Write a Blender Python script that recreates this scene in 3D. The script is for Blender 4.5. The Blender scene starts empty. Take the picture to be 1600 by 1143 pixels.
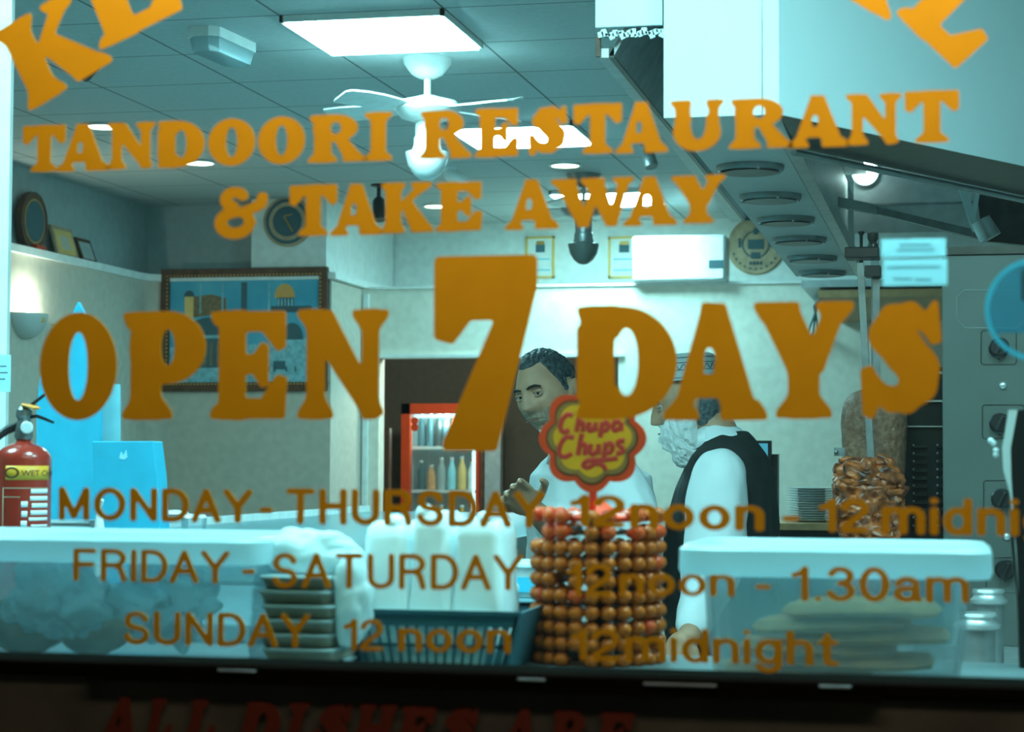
import bpy, bmesh, math, random, os
import numpy as np
from mathutils import Vector, Matrix, Euler, noise
random.seed(7)
sc = bpy.context.scene
COL = sc.collection
R = math.radians
# ------------------------------------------------------------------ camera
CAMZ = 1.42
TH, PH, ROLL, FPX = R(12.5), R(2.64), .0045, 3200.0
cf = Vector((-math.sin(TH)*math.cos(PH), math.cos(TH)*math.cos(PH), math.sin(PH)))
cr0 = Vector((math.cos(TH), math.sin(TH), 0)); cu0 = cr0.cross(cf)
cR = cr0*math.cos(ROLL) + cu0*math.sin(ROLL); cU = -cr0*math.sin(ROLL) + cu0*math.cos(ROLL)
cam = bpy.data.objects.new('camera', bpy.data.cameras.new('camera')); COL.objects.link(cam)
cam.matrix_world = Matrix(((cR.x, cU.x, -cf.x, 0), (cR.y, cU.y, -cf.y, 0), (cR.z, cU.z, -cf.z, CAMZ), (0, 0, 0, 1)))
cam.data.lens = 72; cam.data.sensor_width = 36; cam.data.clip_start = .05
cam.data.dof.use_dof = True; cam.data.dof.focus_distance = 5.6; cam.data.dof.aperture_fstop = 6.6
sc.camera = cam
# ------------------------------------------------------------------ light and exposure
sc.view_settings.view_transform = 'Standard'; sc.view_settings.look = 'None'
sc.view_settings.gamma = 1; sc.view_settings.use_curve_mapping = False
sc.view_settings.exposure = 0.0
w = bpy.data.worlds.new('night'); sc.world = w; w.use_nodes = True
w.node_tree.nodes['Background'].inputs[0].default_value = (.30, .42, .46, 1)
w.node_tree.nodes['Background'].inputs[1].default_value = .02
def area_light(name, loc, rot, size, energy, color, sy=None):
    l = bpy.data.lights.new(name, 'AREA'); l.energy = energy; l.color = color; l.size = size
    if sy: l.shape = 'RECTANGLE'; l.size_y = sy
    o = bpy.data.objects.new(name, l); COL.objects.link(o); o.location = loc; o.rotation_euler = rot
    return o
def point_light(name, loc, energy, color, r=.05):
    l = bpy.data.lights.new(name, 'POINT'); l.energy = energy; l.color = color; l.shadow_soft_size = r
    o = bpy.data.objects.new(name, l); COL.objects.link(o); o.location = loc
    return o
LCOL = (.55, 1.0, 1.0)
area_light('fascia_light', (-.05, 2.10, 2.36), (R(24), 0, 0), 2.4, 15.5, (1, .93, .76), .08)
PANEL_E = 52.0
# ------------------------------------------------------------------ pixel -> place at a given depth / height / side
C0 = Vector((0, 0, CAMZ))
def ray(x, y): return cf*FPX + cR*(x-800) - cU*(y-571.5)
def at(x, y, Y): d = ray(x, y); return C0 + d*(Y/d.y)
def az(x, y, Z): d = ray(x, y); return C0 + d*((Z-CAMZ)/d.z)
def ax(x, y, X): d = ray(x, y); return C0 + d*(X/d.x)
# ------------------------------------------------------------------ materials
def mat(name, col, rough=.6, metal=0, noise_amt=0, noise_scale=20, emit=None, estr=0, bump=0, bscale=60, col2=None, spec=.5, coat=0):
    m = bpy.data.materials.new(name); m.use_nodes = True; nt = m.node_tree; b = nt.nodes['Principled BSDF']
    b.inputs['Base Color'].default_value = (*col, 1); b.inputs['Roughness'].default_value = rough
    b.inputs['Metallic'].default_value = metal; b.inputs['Specular IOR Level'].default_value = spec
    b.inputs['Coat Weight'].default_value = coat
    tc = nt.nodes.new('ShaderNodeTexCoord')
    n = nt.nodes.new('ShaderNodeTexNoise'); n.inputs['Scale'].default_value = noise_scale; n.inputs['Detail'].default_value = 5
    nt.links.new(tc.outputs['Object'], n.inputs['Vector'])
    if not noise_amt and col2 is None: noise_amt = .06
    rp = nt.nodes.new('ShaderNodeValToRGB'); rp.color_ramp.elements[0].position = .35; rp.color_ramp.elements[1].position = .65
    c2 = col2 or tuple(min(1, c*(1+noise_amt)) for c in col); c1 = col if col2 else tuple(c*(1-noise_amt) for c in col)
    rp.color_ramp.elements[0].color = (*c1, 1); rp.color_ramp.elements[1].color = (*c2, 1)
    nt.links.new(n.outputs[0], rp.inputs[0]); nt.links.new(rp.outputs[0], b.inputs['Base Color'])
    if emit: b.inputs['Emission Color'].default_value = (*emit, 1); b.inputs['Emission Strength'].default_value = estr
    if bump:
        n2 = nt.nodes.new('ShaderNodeTexNoise'); n2.inputs['Scale'].default_value = bscale; n2.inputs['Detail'].default_value = 4
        nt.links.new(tc.outputs['Object'], n2.inputs['Vector'])
        bp = nt.nodes.new('ShaderNodeBump'); bp.inputs['Strength'].default_value = bump; bp.inputs['Distance'].default_value = .01
        nt.links.new(n2.outputs[0], bp.inputs['Height']); nt.links.new(bp.outputs[0], b.inputs['Normal'])
    return m
def emat(name, col, s):
    m = bpy.data.materials.new(name); m.use_nodes = True; nt = m.node_tree
    nt.nodes.remove(nt.nodes['Principled BSDF']); e = nt.nodes.new('ShaderNodeEmission')
    e.inputs[0].default_value = (*col, 1); e.inputs[1].default_value = s
    nt.links.new(e.outputs[0], nt.nodes['Material Output'].inputs[0]); return m
def see_through(name, col, clear=.5, gloss=.05, rough=.1, transl=.3, tint=(1, 1, 1)):
    """clear share passes straight, the rest is diffuse + translucent, with a glossy skin"""
    m = bpy.data.materials.new(name); m.use_nodes = True; nt = m.node_tree; nt.nodes.remove(nt.nodes['Principled BSDF'])
    N = nt.nodes.new; L = nt.links.new
    t = N('ShaderNodeBsdfTransparent'); t.inputs[0].default_value = (*tint, 1)
    d = N('ShaderNodeBsdfDiffuse'); d.inputs[0].default_value = (*col, 1)
    tr = N('ShaderNodeBsdfTranslucent'); tr.inputs[0].default_value = (*col, 1)
    g = N('ShaderNodeBsdfGlossy'); g.inputs[1].default_value = rough
    m1 = N('ShaderNodeMixShader'); m1.inputs[0].default_value = transl; L(d.outputs[0], m1.inputs[1]); L(tr.outputs[0], m1.inputs[2])
    m2 = N('ShaderNodeMixShader'); m2.inputs[0].default_value = clear; L(m1.outputs[0], m2.inputs[1]); L(t.outputs[0], m2.inputs[2])
    m3 = N('ShaderNodeMixShader'); L(m2.outputs[0], m3.inputs[1]); L(g.outputs[0], m3.inputs[2])
    fr = N('ShaderNodeFresnel'); fr.inputs[0].default_value = 1.45
    mu = N('ShaderNodeMath'); mu.operation = 'MULTIPLY'; mu.inputs[1].default_value = gloss; L(fr.outputs[0], mu.inputs[0]); L(mu.outputs[0], m3.inputs[0])
    L(m3.outputs[0], nt.nodes['Material Output'].inputs[0]); return m
M = {}
M['wall_cool'] = mat('wall_cool', (.38, .44, .44), .8)
M['wall_warm'] = mat('wall_warm', (.56, .50, .42), .8, bump=.05)
M['wall_cream'] = mat('wall_cream', (.78, .72, .62), .8)
M['wall_white'] = mat('wall_white', (.80, .82, .80), .75)
M['wall_brown'] = mat('wall_brown', (.17, .13, .09), .8)
M['floor'] = mat('floor_tile', (.25, .22, .19), .5)
M['white'] = mat('white_plastic', (.82, .84, .82), .45)
M['white_gloss'] = mat('white_gloss', (.85, .86, .85), .2)
M['foam'] = mat('white_foam', (.80, .92, .95), .55)
M['steel'] = mat('brushed_steel', (.50, .53, .53), .38, .75, noise_amt=.1)
M['steel_w'] = mat('pale_steel', (.68, .78, .80), .42, .05, noise_amt=.02, noise_scale=2)
M['steel_d'] = mat('dull_steel', (.25, .27, .27), .4, .7, noise_amt=.15)
M['duct'] = mat('duct_grey', (.56, .60, .59), .5, .1, noise_amt=.04, noise_scale=6)
M['counter'] = mat('blue_grey_laminate', (.22, .42, .47), .25)
M['stubble'] = mat('stubble', (.36, .25, .18), .7, noise_amt=.3, noise_scale=200)
M['napkin'] = mat('pale_slot_light', (.62, .92, 1.0), .7)  # light behind the basket slots, put into the colour
M['tray'] = mat('dull_tray', (.32, .29, .23), .7)
M['tray_rim'] = mat('pale_tray_rim', (.30, .40, .41), .6)
M['shelf_dark'] = mat('dark_laminate', (.10, .14, .145), .5)
M['steel_p'] = mat('panel_steel', (.085, .10, .09), .45, .15, noise_amt=.05, noise_scale=6)
M['grease'] = mat('greasy_dark_steel', (.045, .042, .035), .35, .3, noise_amt=.3)
M['black'] = mat('black_plastic', (.012, .012, .012), .35)
M['black_m'] = mat('black_enamel', (.018, .020, .020), .3, .2)
M['frame_black'] = mat('black_window_frame', (.006, .005, .004), .9, spec=0)
M['frame_brown'] = mat('brown_sill_panel', (.085, .066, .043), .6, noise_amt=.25, noise_scale=9)  # brown of the panel below the window
M['vinyl'] = mat('orange_vinyl', (.80, .365, .006), .55, noise_amt=.03, spec=.2)
M['vinyl_red'] = mat('red_vinyl', (.15, .022, .008), .6, spec=.2)
M['blue'] = mat('blue_board', (.03, .42, .62), .5)
M['blue_l'] = mat('pale_blue_paper', (.34, .74, .86), .7)
M['ink'] = mat('ink', (.06, .14, .17), .8)
M['ink_l'] = mat('pale_ink', (.22, .56, .66), .8)
M['brown'] = mat('brown_wood', (.10, .035, .012), .5, noise_amt=.3)
M['wood'] = mat('pale_wood', (.42, .24, .11), .6, noise_amt=.15)
M['gold'] = mat('gold_paint', (.55, .30, .08), .4, .3)
M['gold_l'] = mat('gold_trim', (.80, .50, .16), .5)
M['red'] = mat('red_enamel', (.66, .055, .006), .35)
M['red_ext'] = mat('extinguisher_red', (.36, .025, .012), .25, coat=.4)
M['yellow'] = mat('yellow_label', (.80, .36, .02), .5)
M['orange'] = mat('orange_plastic', (.85, .30, .04), .5)
M['skin'] = mat('skin', (.52, .28, .17), .5, noise_amt=.10, noise_scale=25, bump=.03, bscale=300)
M['hair'] = mat('dark_grey_hair', (.012, .016, .018), .5, col2=(.07, .09, .10), noise_scale=90, bump=.5, bscale=150)
M['hair_g'] = mat('short_grey_hair', (.05, .07, .075), .6, col2=(.16, .19, .2), noise_scale=90, bump=.4, bscale=150)
M['beard'] = mat('white_beard', (.80, .84, .84), .7, col2=(.93, .94, .93), noise_scale=60, bump=.4, bscale=120)
M['shirt'] = mat('white_shirt', (.74, .80, .82), .8, noise_amt=.04, noise_scale=12)
M['vest'] = mat('black_vest', (.018, .020, .019), .8, noise_amt=.2)
M['trouser'] = mat('dark_trousers', (.02, .02, .025), .8)
M['eye'] = mat('eye_white', (.42, .39, .35), .2)
M['iris'] = mat('dark_iris', (.02, .012, .008), .15)
M['lip'] = mat('lip', (.26, .11, .075), .5)
M['brow'] = mat('black_brow', (.02, .017, .013), .8)
M['ceramic'] = mat('white_ceramic', (.78, .84, .86), .2)
M['glass'] = see_through('clear_glass', (.8, .9, .9), clear=.97, gloss=.35, rough=.02, tint=(.97, 1, .99))
M['pane'] = see_through('window_glass', (.6, .8, .85), clear=.995, gloss=.25, rough=.01, tint=(.88, 1, 1))
M['tub'] = see_through('frosted_tub_plastic', (.62, .90, .98), clear=.76, gloss=.6, rough=.25, transl=.5)
M['tublid'] = see_through('frosted_lid_plastic', (.72, .93, .98), clear=.10, gloss=.8, rough=.3, transl=.5)
M['bag'] = see_through('crinkled_clear_bag', (.75, .92, .95), clear=.45, gloss=1.0, rough=.2, transl=.4)
M['whitebag'] = see_through('white_bag', (.82, .95, .97), clear=.0, gloss=.5, rough=.4, transl=.35)
M['sticker'] = see_through('blue_sticker_film', (.10, .50, .62), clear=.25, gloss=.2, rough=.4, transl=.5)
M['sticker_in'] = see_through('teal_sticker_film', (.04, .25, .34), clear=.45, gloss=.2, rough=.4, transl=.5)
M['paper'] = see_through('thin_notice_paper', (.70, .95, 1.0), clear=.0, gloss=.1, rough=.6, transl=.6)
M['bread'] = mat('flatbread', (.76, .36, .15), .8, noise_amt=.2, noise_scale=30)
M['parcel'] = mat('orange_food', (.50, .22, .07), .8, noise_amt=.3, noise_scale=20)
M['meat'] = mat('doner_meat', (.15, .065, .035), .6, col2=(.30, .155, .095), noise_scale=70, bump=.5, bscale=90)
M['chicken'] = mat('grilled_chicken', (.045, .010, .003), .38, col2=(.40, .095, .018), noise_scale=34, bump=.5, bscale=60, coat=.1)
M['candy'] = mat('orange_brown_wrapper', (.25, .042, .002), .35, col2=(.60, .13, .005), noise_scale=60, spec=.3)
M['candy_r'] = mat('red_wrapper', (.62, .030, .004), .35, col2=(.66, .10, .010), noise_scale=60, spec=.3)
M['sign_red'] = mat('sign_red', (.84, .06, .008), .5)
M['sign_dred'] = mat('sign_letter_red', (.62, .035, .02), .5)
M['sign_yel'] = mat('sign_yellow', (.86, .38, .01), .5)
M['sign_rim'] = mat('sign_dark_gold', (.34, .17, .05), .5)  # dark yellow of the sign's rim
M['basket'] = mat('teal_basket', (.015, .10, .13), .5)
M['cap'] = mat('white_cap', (.50, .60, .60), .8)
M['plaque'] = mat('wooden_plaque', (.45, .32, .20), .6, noise_amt=.15)
M['dome_grey'] = mat('slate_blue_paint', (.05, .11, .13), .7)
M['sky_paint'] = mat('sky_blue_paint', (.03, .30, .45), .6, col2=(.10, .42, .55), noise_scale=3)
M['stone_paint'] = mat('stone_paint', (.22, .14, .07), .7, noise_amt=.3, noise_scale=60)
M['pale_paint'] = mat('pale_plaza_paint', (.22, .46, .52), .7, noise_amt=.2, noise_scale=40)
M['panel_glow'] = emat('ceiling_panel_glow', (.50, .95, 1.0), PANEL_E)
M['down_glow'] = emat('downlight_glow', (1.0, .93, .72), 9)
M['hood_glow'] = emat('hood_lamp_glow', (.80, 1.0, .95), 14)
M['screen'] = emat('screen_glow', (.10, .45, .60), .8)
M['fridge_glow'] = emat('fridge_tube_glow', (.65, 1, 1), 2.2)
def ceiling_mat():
    m = mat('ceiling_tiles', (.46, .50, .50), .85, noise_amt=.05, noise_scale=40); nt = m.node_tree; b = nt.nodes['Principled BSDF']
    N = nt.nodes.new; L = nt.links.new
    g = N('ShaderNodeNewGeometry'); sp = N('ShaderNodeSeparateXYZ'); L(g.outputs['Position'], sp.inputs[0])
    outs = []
    for ax_, off in (('X', 2.29+58), ('Y', -6.62+58)):
        a = N('ShaderNodeMath'); a.operation = 'ADD'; a.inputs[1].default_value = off; L(sp.outputs[ax_], a.inputs[0])
        md = N('ShaderNodeMath'); md.operation = 'PINGPONG'; md.inputs[1].default_value = .29; L(a.outputs[0], md.inputs[0])
        lt = N('ShaderNodeMath'); lt.operation = 'LESS_THAN'; lt.inputs[1].default_value = .0045; L(md.outputs[0], lt.inputs[0]); outs.append(lt)
    mx = N('ShaderNodeMath'); mx.operation = 'MAXIMUM'; L(outs[0].outputs[0], mx.inputs[0]); L(outs[1].outputs[0], mx.inputs[1])
    src = b.inputs['Base Color'].links[0].from_socket
    mix = N('ShaderNodeMix'); mix.data_type = 'RGBA'; L(mx.outputs[0], mix.inputs[0]); L(src, mix.inputs[6]); mix.inputs[7].default_value = (.12, .13, .13, 1)
    L(mix.outputs[2], b.inputs['Base Color']); return m
M['ceiling'] = ceiling_mat()
# ------------------------------------------------------------------ mesh builder
class MB:
    def __init__(s): s.v = []; s.f = []; s.mi = []; s.cur = 0
    def add(s, vs, fs):
        o = len(s.v); s.v += [Vector(v) for v in vs]; s.f += [tuple(i+o for i in f) for f in fs]; s.mi += [s.cur]*len(fs); return s
    def box(s, a, b):
        (x0, y0, z0), (x1, y1, z1) = a, b
        return s.add([(x0,y0,z0),(x1,y0,z0),(x1,y1,z0),(x0,y1,z0),(x0,y0,z1),(x1,y0,z1),(x1,y1,z1),(x0,y1,z1)],
                     [(0,3,2,1),(4,5,6,7),(0,1,5,4),(1,2,6,5),(2,3,7,6),(3,0,4,7)])
    def obox(s, c, size, rot):
        m = rot if isinstance(rot, Matrix) else Euler(rot).to_matrix()
        vs = [Vector(c) + m @ Vector((sx*size[0]/2, sy*size[1]/2, sz*size[2]/2)) for sz in (-1,1) for sy in (-1,1) for sx in (-1,1)]
        return s.add(vs, [(0,2,3,1),(4,5,7,6),(0,1,5,4),(1,3,7,5),(3,2,6,7),(2,0,4,6)])
    def prism(s, pts, d):
        """pts: 3-D outline, extruded by vector d"""
        n = len(pts); d = Vector(d); p = [Vector(q) for q in pts]
        s.add(p + [q+d for q in p], [tuple(range(n))[::-1], tuple(range(n, 2*n))] + [(i, (i+1) % n, n+(i+1) % n, n+i) for i in range(n)])
        return s
    def tube(s, pts, rad, seg=12, caps=True):
        pts = [Vector(p) for p in pts]; n = len(pts)
        if not hasattr(rad, '__len__'): rad = [rad]*n
        vs = []; u = None
        for i, p in enumerate(pts):
            t = (pts[min(i+1, n-1)] - pts[max(i-1, 0)]).normalized()
            if u is None:
                u = t.cross(Vector((0, 0, 1)));
                if u.length < .1: u = t.cross(Vector((1, 0, 0)))
            u = (u - t*u.dot(t)).normalized(); v = t.cross(u); r = rad[i]
            ra, rb = (r, r) if not hasattr(r, '__len__') else r
            vs += [p + u*ra*math.cos(2*math.pi*k/seg) + v*rb*math.sin(2*math.pi*k/seg) for k in range(seg)]
        fs = [(i*seg+k, i*seg+(k+1) % seg, (i+1)*seg+(k+1) % seg, (i+1)*seg+k) for i in range(n-1) for k in range(seg)]
        if caps: fs += [tuple(range(seg))[::-1], tuple(range((n-1)*seg, n*seg))]
        return s.add(vs, fs)
    def lathe(s, c, prof, seg=32, axis=(0, 0, 1), caps=True):
        a = Vector(axis).normalized(); c = Vector(c); u = a.orthogonal().normalized(); v = a.cross(u); vs = []
        for r, h in prof: vs += [c + a*h + u*r*math.cos(2*math.pi*k/seg) + v*r*math.sin(2*math.pi*k/seg) for k in range(seg)]
        n = len(prof)
        fs = [(i*seg+k, i*seg+(k+1) % seg, (i+1)*seg+(k+1) % seg, (i+1)*seg+k) for i in range(n-1) for k in range(seg)]
        if caps: fs += [tuple(range(seg))[::-1], tuple(range((n-1)*seg, n*seg))]
        return s.add(vs, fs)
    def ball(s, c, r, seg=16, rings=10, rot=None):
        if not hasattr(r, '__len__'): r = (r, r, r)
        c = Vector(c); vs = []
        for i in range(rings+1):
            p = math.pi*i/rings
            for k in range(seg):
                q = 2*math.pi*k/seg; d = Vector((r[0]*math.sin(p)*math.cos(q), r[1]*math.sin(p)*math.sin(q), -r[2]*math.cos(p)))
                vs.append(c + (rot @ d if rot else d))
        fs = [(i*seg+k, i*seg+(k+1) % seg, (i+1)*seg+(k+1) % seg, (i+1)*seg+k) for i in range(rings) for k in range(seg)]
        return s.add(vs, fs)
    def loft(s, rings):
        """rings: (center, rx, ry, yaw)"""
        seg = 28; vs = []
        for c, rx, ry, yaw in rings:
            c = Vector(c); ux = Vector((math.cos(yaw), math.sin(yaw), 0)); uy = Vector((-math.sin(yaw), math.cos(yaw), 0))
            for k in range(seg):
                q = 2*math.pi*k/seg; cx = math.copysign(abs(math.cos(q))**.85, math.cos(q)); sy = math.copysign(abs(math.sin(q))**.85, math.sin(q))
                vs.append(c + ux*rx*cx + uy*ry*sy)
        n = len(rings)
        fs = [(i*seg+k, i*seg+(k+1) % seg, (i+1)*seg+(k+1) % seg, (i+1)*seg+k) for i in range(n-1) for k in range(seg)]
        fs += [tuple(range(seg))[::-1], tuple(range((n-1)*seg, n*seg))]
        return s.add(vs, fs)
    def mesh(s, name, mats, off, smooth):
        me = bpy.data.meshes.new(name); me.from_pydata([v-off for v in s.v], [], s.f); me.validate()
        for m in (mats if isinstance(mats, (list, tuple)) else [mats]): me.materials.append(M[m] if isinstance(m, str) else m)
        if len(me.polygons) == len(s.mi): me.polygons.foreach_set('material_index', s.mi)
        bm = bmesh.new(); bm.from_mesh(me); bmesh.ops.remove_doubles(bm, verts=bm.verts, dist=1e-6)
        bmesh.ops.recalc_face_normals(bm, faces=bm.faces)
        if smooth:
            for f in bm.faces: f.smooth = True
            for e in bm.edges:
                if len(e.link_faces) == 2 and e.calc_face_angle(0) > R(38): e.smooth = False
        bm.to_mesh(me); bm.free(); return me
def crinkle(mb, c, r, amp, seg=56, rings=36, sc_=14, seed=0, flat=None, rot=None):
    o = len(mb.v); mb.ball(c, r, seg, rings, rot); c = Vector(c)
    for i in range(o, len(mb.v)):
        v = mb.v[i]; d = (v-c); q = v*sc_+Vector((seed*7.1, seed*3.3, seed)); n_ = abs(noise.noise(q))+.5*abs(noise.noise(q*2.3))
        v2 = v+d.normalized()*amp*(n_-.35)
        if flat is not None and v2.z < flat: v2.z = flat
        mb.v[i] = v2
    return mb
def wloc(o):
    p = Vector(o.location)
    while o.parent: o = o.parent; p += o.location
    return p
def build(name, mb, mats, parent=None, smooth=True, bevel=0, base=None):
    if parent is not None: off = wloc(parent); loc = Vector((0, 0, 0))
    else:
        xs = [v.x for v in mb.v]; ys = [v.y for v in mb.v]; zs = [v.z for v in mb.v]
        off = base or Vector(((min(xs)+max(xs))/2, (min(ys)+max(ys))/2, min(zs))); loc = off
    o = bpy.data.objects.new(name, mb.mesh(name, mats, off, smooth)); COL.objects.link(o); o.location = loc
    if parent is not None: o.parent = parent
    if bevel:
        b = o.modifiers.new('bevel', 'BEVEL'); b.width = bevel; b.segments = 2; b.limit_method = 'ANGLE'; b.angle_limit = R(40)
    return o
def thing(name, label, cat, loc, group=None):
    o = bpy.data.objects.new(name, None); COL.objects.link(o); o.location = loc; o.empty_display_size = .05
    return tag(o, label, cat, group)
def tag(o, label=None, cat=None, group=None, kind=None):
    if label: o['label'] = label
    if cat: o['category'] = cat
    if group: o['group'] = group
    if kind: o['kind'] = kind
    return o
def struct(name, mb, m, **k): return tag(build(name, mb, m, smooth=False, **k), kind='structure')
def copy_tree(o, parent=None):
    c = o.copy(); COL.objects.link(c)
    if parent is not None: c.parent = parent
    for ch in list(o.children): copy_tree(ch, c)
    return c
# ------------------------------------------------------------------ the shell of the shop
CZ = 2.94; WX = -4.69; BY = 12.75; LY = 11.28; LZ = 2.50; RX = 1.6; WY = 2.40
struct('floor', MB().box((WX-.2, WY, -.06), (RX+.1, BY+2.4, 0)), 'floor')
struct('ceiling', MB().box((WX-.2, WY, CZ), (RX+.1, BY+.2, CZ+.06)), 'ceiling')
# left wall: upper part set back, lower part proud with a ledge on top
struct('wall_left', MB().box((WX-.26, WY, 0), (WX-.12, LY+.3, CZ)), 'wall_cool')
lo = MB(); rc = .12
arc = [(WX+rc-rc*math.cos(a*math.pi/16), LY-rc+rc*math.sin(a*math.pi/16)) for a in range(0, 9)]
pts = [(WX-.12, WY+.1)] + [(WX, WY+.1)] + arc + [(WX+rc, LY+.12), (WX-.12, LY+.12)]
lo.prism([(x, y, 0) for x, y in pts], (0, 0, LZ-.04)); struct('wall_left_dado', lo, 'wall_warm')
led = MB(); arc2 = [(WX+rc+.02-rc*math.cos(a*math.pi/16), LY-rc-.02+rc*math.sin(a*math.pi/16)) for a in range(0, 9)]
led.prism([(x, y, LZ-.04) for x, y in [(WX-.12, WY+.1), (WX+.02, WY+.1)] + arc2 + [(WX+rc+.02, LY+.12), (WX-.12, LY+.12)]], (0, 0, .04))
struct('trim_1', led, 'wall_white')
bx1 = at(518, 450, LY).x; BL = 11.9; LB = at(700, 447, BL).z
struct('wall_back_left', MB().box((WX+rc, LY, 0), (bx1, BL+.10, LZ-.04)), 'wall_warm')
struct('trim_2', MB().box((WX+rc, LY-.02, LZ-.04), (bx1+.03, BY-.1, LZ)), 'wall_white')
px0 = at(393, 360, LY+.05).x; px1 = at(510, 360, LY+.05).x
struct('wall_back_recess', MB().box((WX-.12, LY+.26, LZ), (px0, LY+.4, CZ)), 'wall_cool')
struct('wall_back_pillar', MB().box((px0, LY+.05, LZ), (px1, BY, CZ)), 'wall_white')
# right part of the back wall, with the doorway
dx0 = at(592, 600, BL).x; dx1 = at(966, 600, BL).x; dz = at(780, 558, BL).z
bw = MB()
bw.box((bx1+.001, BL, 0), (dx0, BL+.12, LB)); bw.box((dx0, BL, dz), (dx1, BL+.12, LB)); bw.box((dx1, BL, 0), (RX, BL+.12, LB)); bw.box((bx1+.001, BL+.12, LB-.06), (RX, BY+.02, LB))
struct('wall_back', bw, 'wall_cream')
struct('wall_back_upper', MB().box((px1-.1, BY+.02, LB), (RX, BY+.14, CZ)), 'wall_white')
struct('trim_3', MB().box((at(578, 450, BL).x, BL-.012, LB-.012), (RX, BL, LB+.003)), 'wall_white')
struct('trim_4', MB().box((dx0-.04, BL-.02, dz), (dx1+.04, BL, dz+.02)), 'wall_white')
struct('trim_5', MB().box((at(568, 600, BL).x, BL-.02, 0), (at(576, 600, BL).x, BL, LB-.04)), 'wall_white')
# corridor behind the doorway
struct('wall_corridor', MB().box((dx0-1.2, BY+1.9, 0), (dx1+.6, BY+2.0, CZ)), 'wall_brown')
struct('wall_corridor_left', MB().box((dx0-1.25, BL+.12, 0), (dx0-1.2, BY+1.9, LB-.06)), 'wall_brown')
struct('wall_corridor_right', MB().box((dx1+.6, BL+.12, 0), (dx1+.65, BY+1.9, LB-.06)), 'wall_brown')
struct('ceiling_corridor', MB().box((dx0-1.25, BL+.12, LB-.12), (dx1+.65, BY+2, LB-.07)), 'wall_brown')
struct('wall_right', MB().box((RX, WY, 0), (RX+.1, BY, CZ)), 'wall_cool')
point_light('corridor_fill', ((dx0+dx1)/2-.1, BL+.55, 2.2), 42, (.95, 1, .92), .08)  # unseen light added to brighten the corridor and the fridge front
# door leaf standing open in the corridor mouth
d = MB(); xd = at(778, 650, BY+.9).x
d.box((xd, BY+.5, 0), (xd+.11, BY+.55, dz-.03)); do = build('door_1', d, 'steel', smooth=False, bevel=.004); tag(do, kind='structure')
build('door_edge', MB().box((xd-.03, BY+.52, 0), (xd-.012, BY+.55, dz-.03)), 'brown', do, smooth=False)
build('door_handle', MB().tube([(xd+.02, BY+.48, 1.02), (xd+.09, BY+.48, 1.02)], .009), 'steel', do)
build('door_trim', MB().box((at(590, 700, BL+.5).x, BL+.5, 0), (at(608, 700, BL+.5).x, BL+.56, 1.62)), 'brown', do, smooth=False)
# white corner post of the inner shopfront
p = at(14, 300, 4.2)
struct('wall_front_post', MB().box((p.x-.25, 4.2, 0), (p.x, 4.215, CZ)), 'white')
# ------------------------------------------------------------------ shopfront: wall below the window, frame, pane
zb = at(800, 1038, WY+.07).z
struct('wall_front', MB().box((-2.3, WY-.03, 0), (1.3, WY+.12, zb-.018)), 'frame_brown')
wf = build('window_1', MB().box((-2.3, WY-.033, zb-.018), (1.3, WY+.07, zb)), 'frame_black', smooth=False, bevel=.003); tag(wf, kind='structure')
build('window_frame', MB().box((-2.3, WY-.03, 2.55), (1.3, WY+.05, 2.62)).box((-2.3, WY-.03, zb), (-2.24, WY+.05, 2.55)).box((1.24, WY-.03, zb), (1.3, WY+.05, 2.55)), 'frame_black', wf, smooth=False)
build('pane', MB().box((-2.24, WY, zb), (1.24, WY+.006, 2.55)), 'pane', wf, smooth=False)
a = at(140, 1053, WY-.03); b = at(1375, 1095, WY-.03)
build('sill_groove', MB().box((a.x, WY-.036, a.z-.006), (b.x, WY-.0302, a.z)), 'frame_black', wf, smooth=False)
g = MB()
for x0, x1, yy in ((808, 852, 1061), (1005, 1120, 1068), (340, 400, 1047), (1280, 1330, 1072)):
    q0 = at(x0, yy, WY-.033); q1 = at(x1, yy, WY-.033); g.box((q0.x, WY-.0345, q0.z-.0016), (q1.x, WY-.0290, q0.z+.0016))
build('frame_glint', g, 'steel', wf, smooth=False, bevel=.001)  # pale strips stand for reflections on the glossy frame
struct('wall_front_above', MB().box((-2.3, WY-.03, 2.62), (1.3, WY+.1, 3.3)).box((WX-.2, WY, 0), (-2.3, WY+.1, 3.3)).box((1.3, WY, 0), (RX+.1, WY+.1, 3.3)), 'wall_brown')
struct('floor_pavement', MB().box((-6, -2.5, -.1), (5, WY-.03, -.02)), 'wall_brown')

# ------------------------------------------------------------------ window lettering: heavy rounded serif letters cut from a distance field
def sd_poly(P, pts):
    x, y = P; d = np.full(x.shape, 1e9); s = np.ones(x.shape); n = len(pts)
    for i in range(n):
        ax_, ay = pts[i]; bx, by = pts[i-1]
        ex, ey = bx-ax_, by-ay; wx, wy = x-ax_, y-ay
        t = np.clip((wx*ex+wy*ey)/(ex*ex+ey*ey+1e-12), 0, 1)
        d = np.minimum(d, (wx-ex*t)**2+(wy-ey*t)**2)
        c1 = y >= ay; c2 = y < by; c3 = ex*wy > ey*wx
        flip = (c1 & c2 & c3) | (~c1 & ~c2 & ~c3); s = np.where(flip, -s, s)
    return s*np.sqrt(d)
def sd_ell(P, cx, cy, rx, ry):
    x, y = P; k = np.sqrt(((x-cx)/rx)**2+((y-cy)/ry)**2); g_ = np.sqrt(((x-cx)/rx**2)**2+((y-cy)/ry**2)**2)+1e-9
    return k*(k-1)/g_
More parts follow.
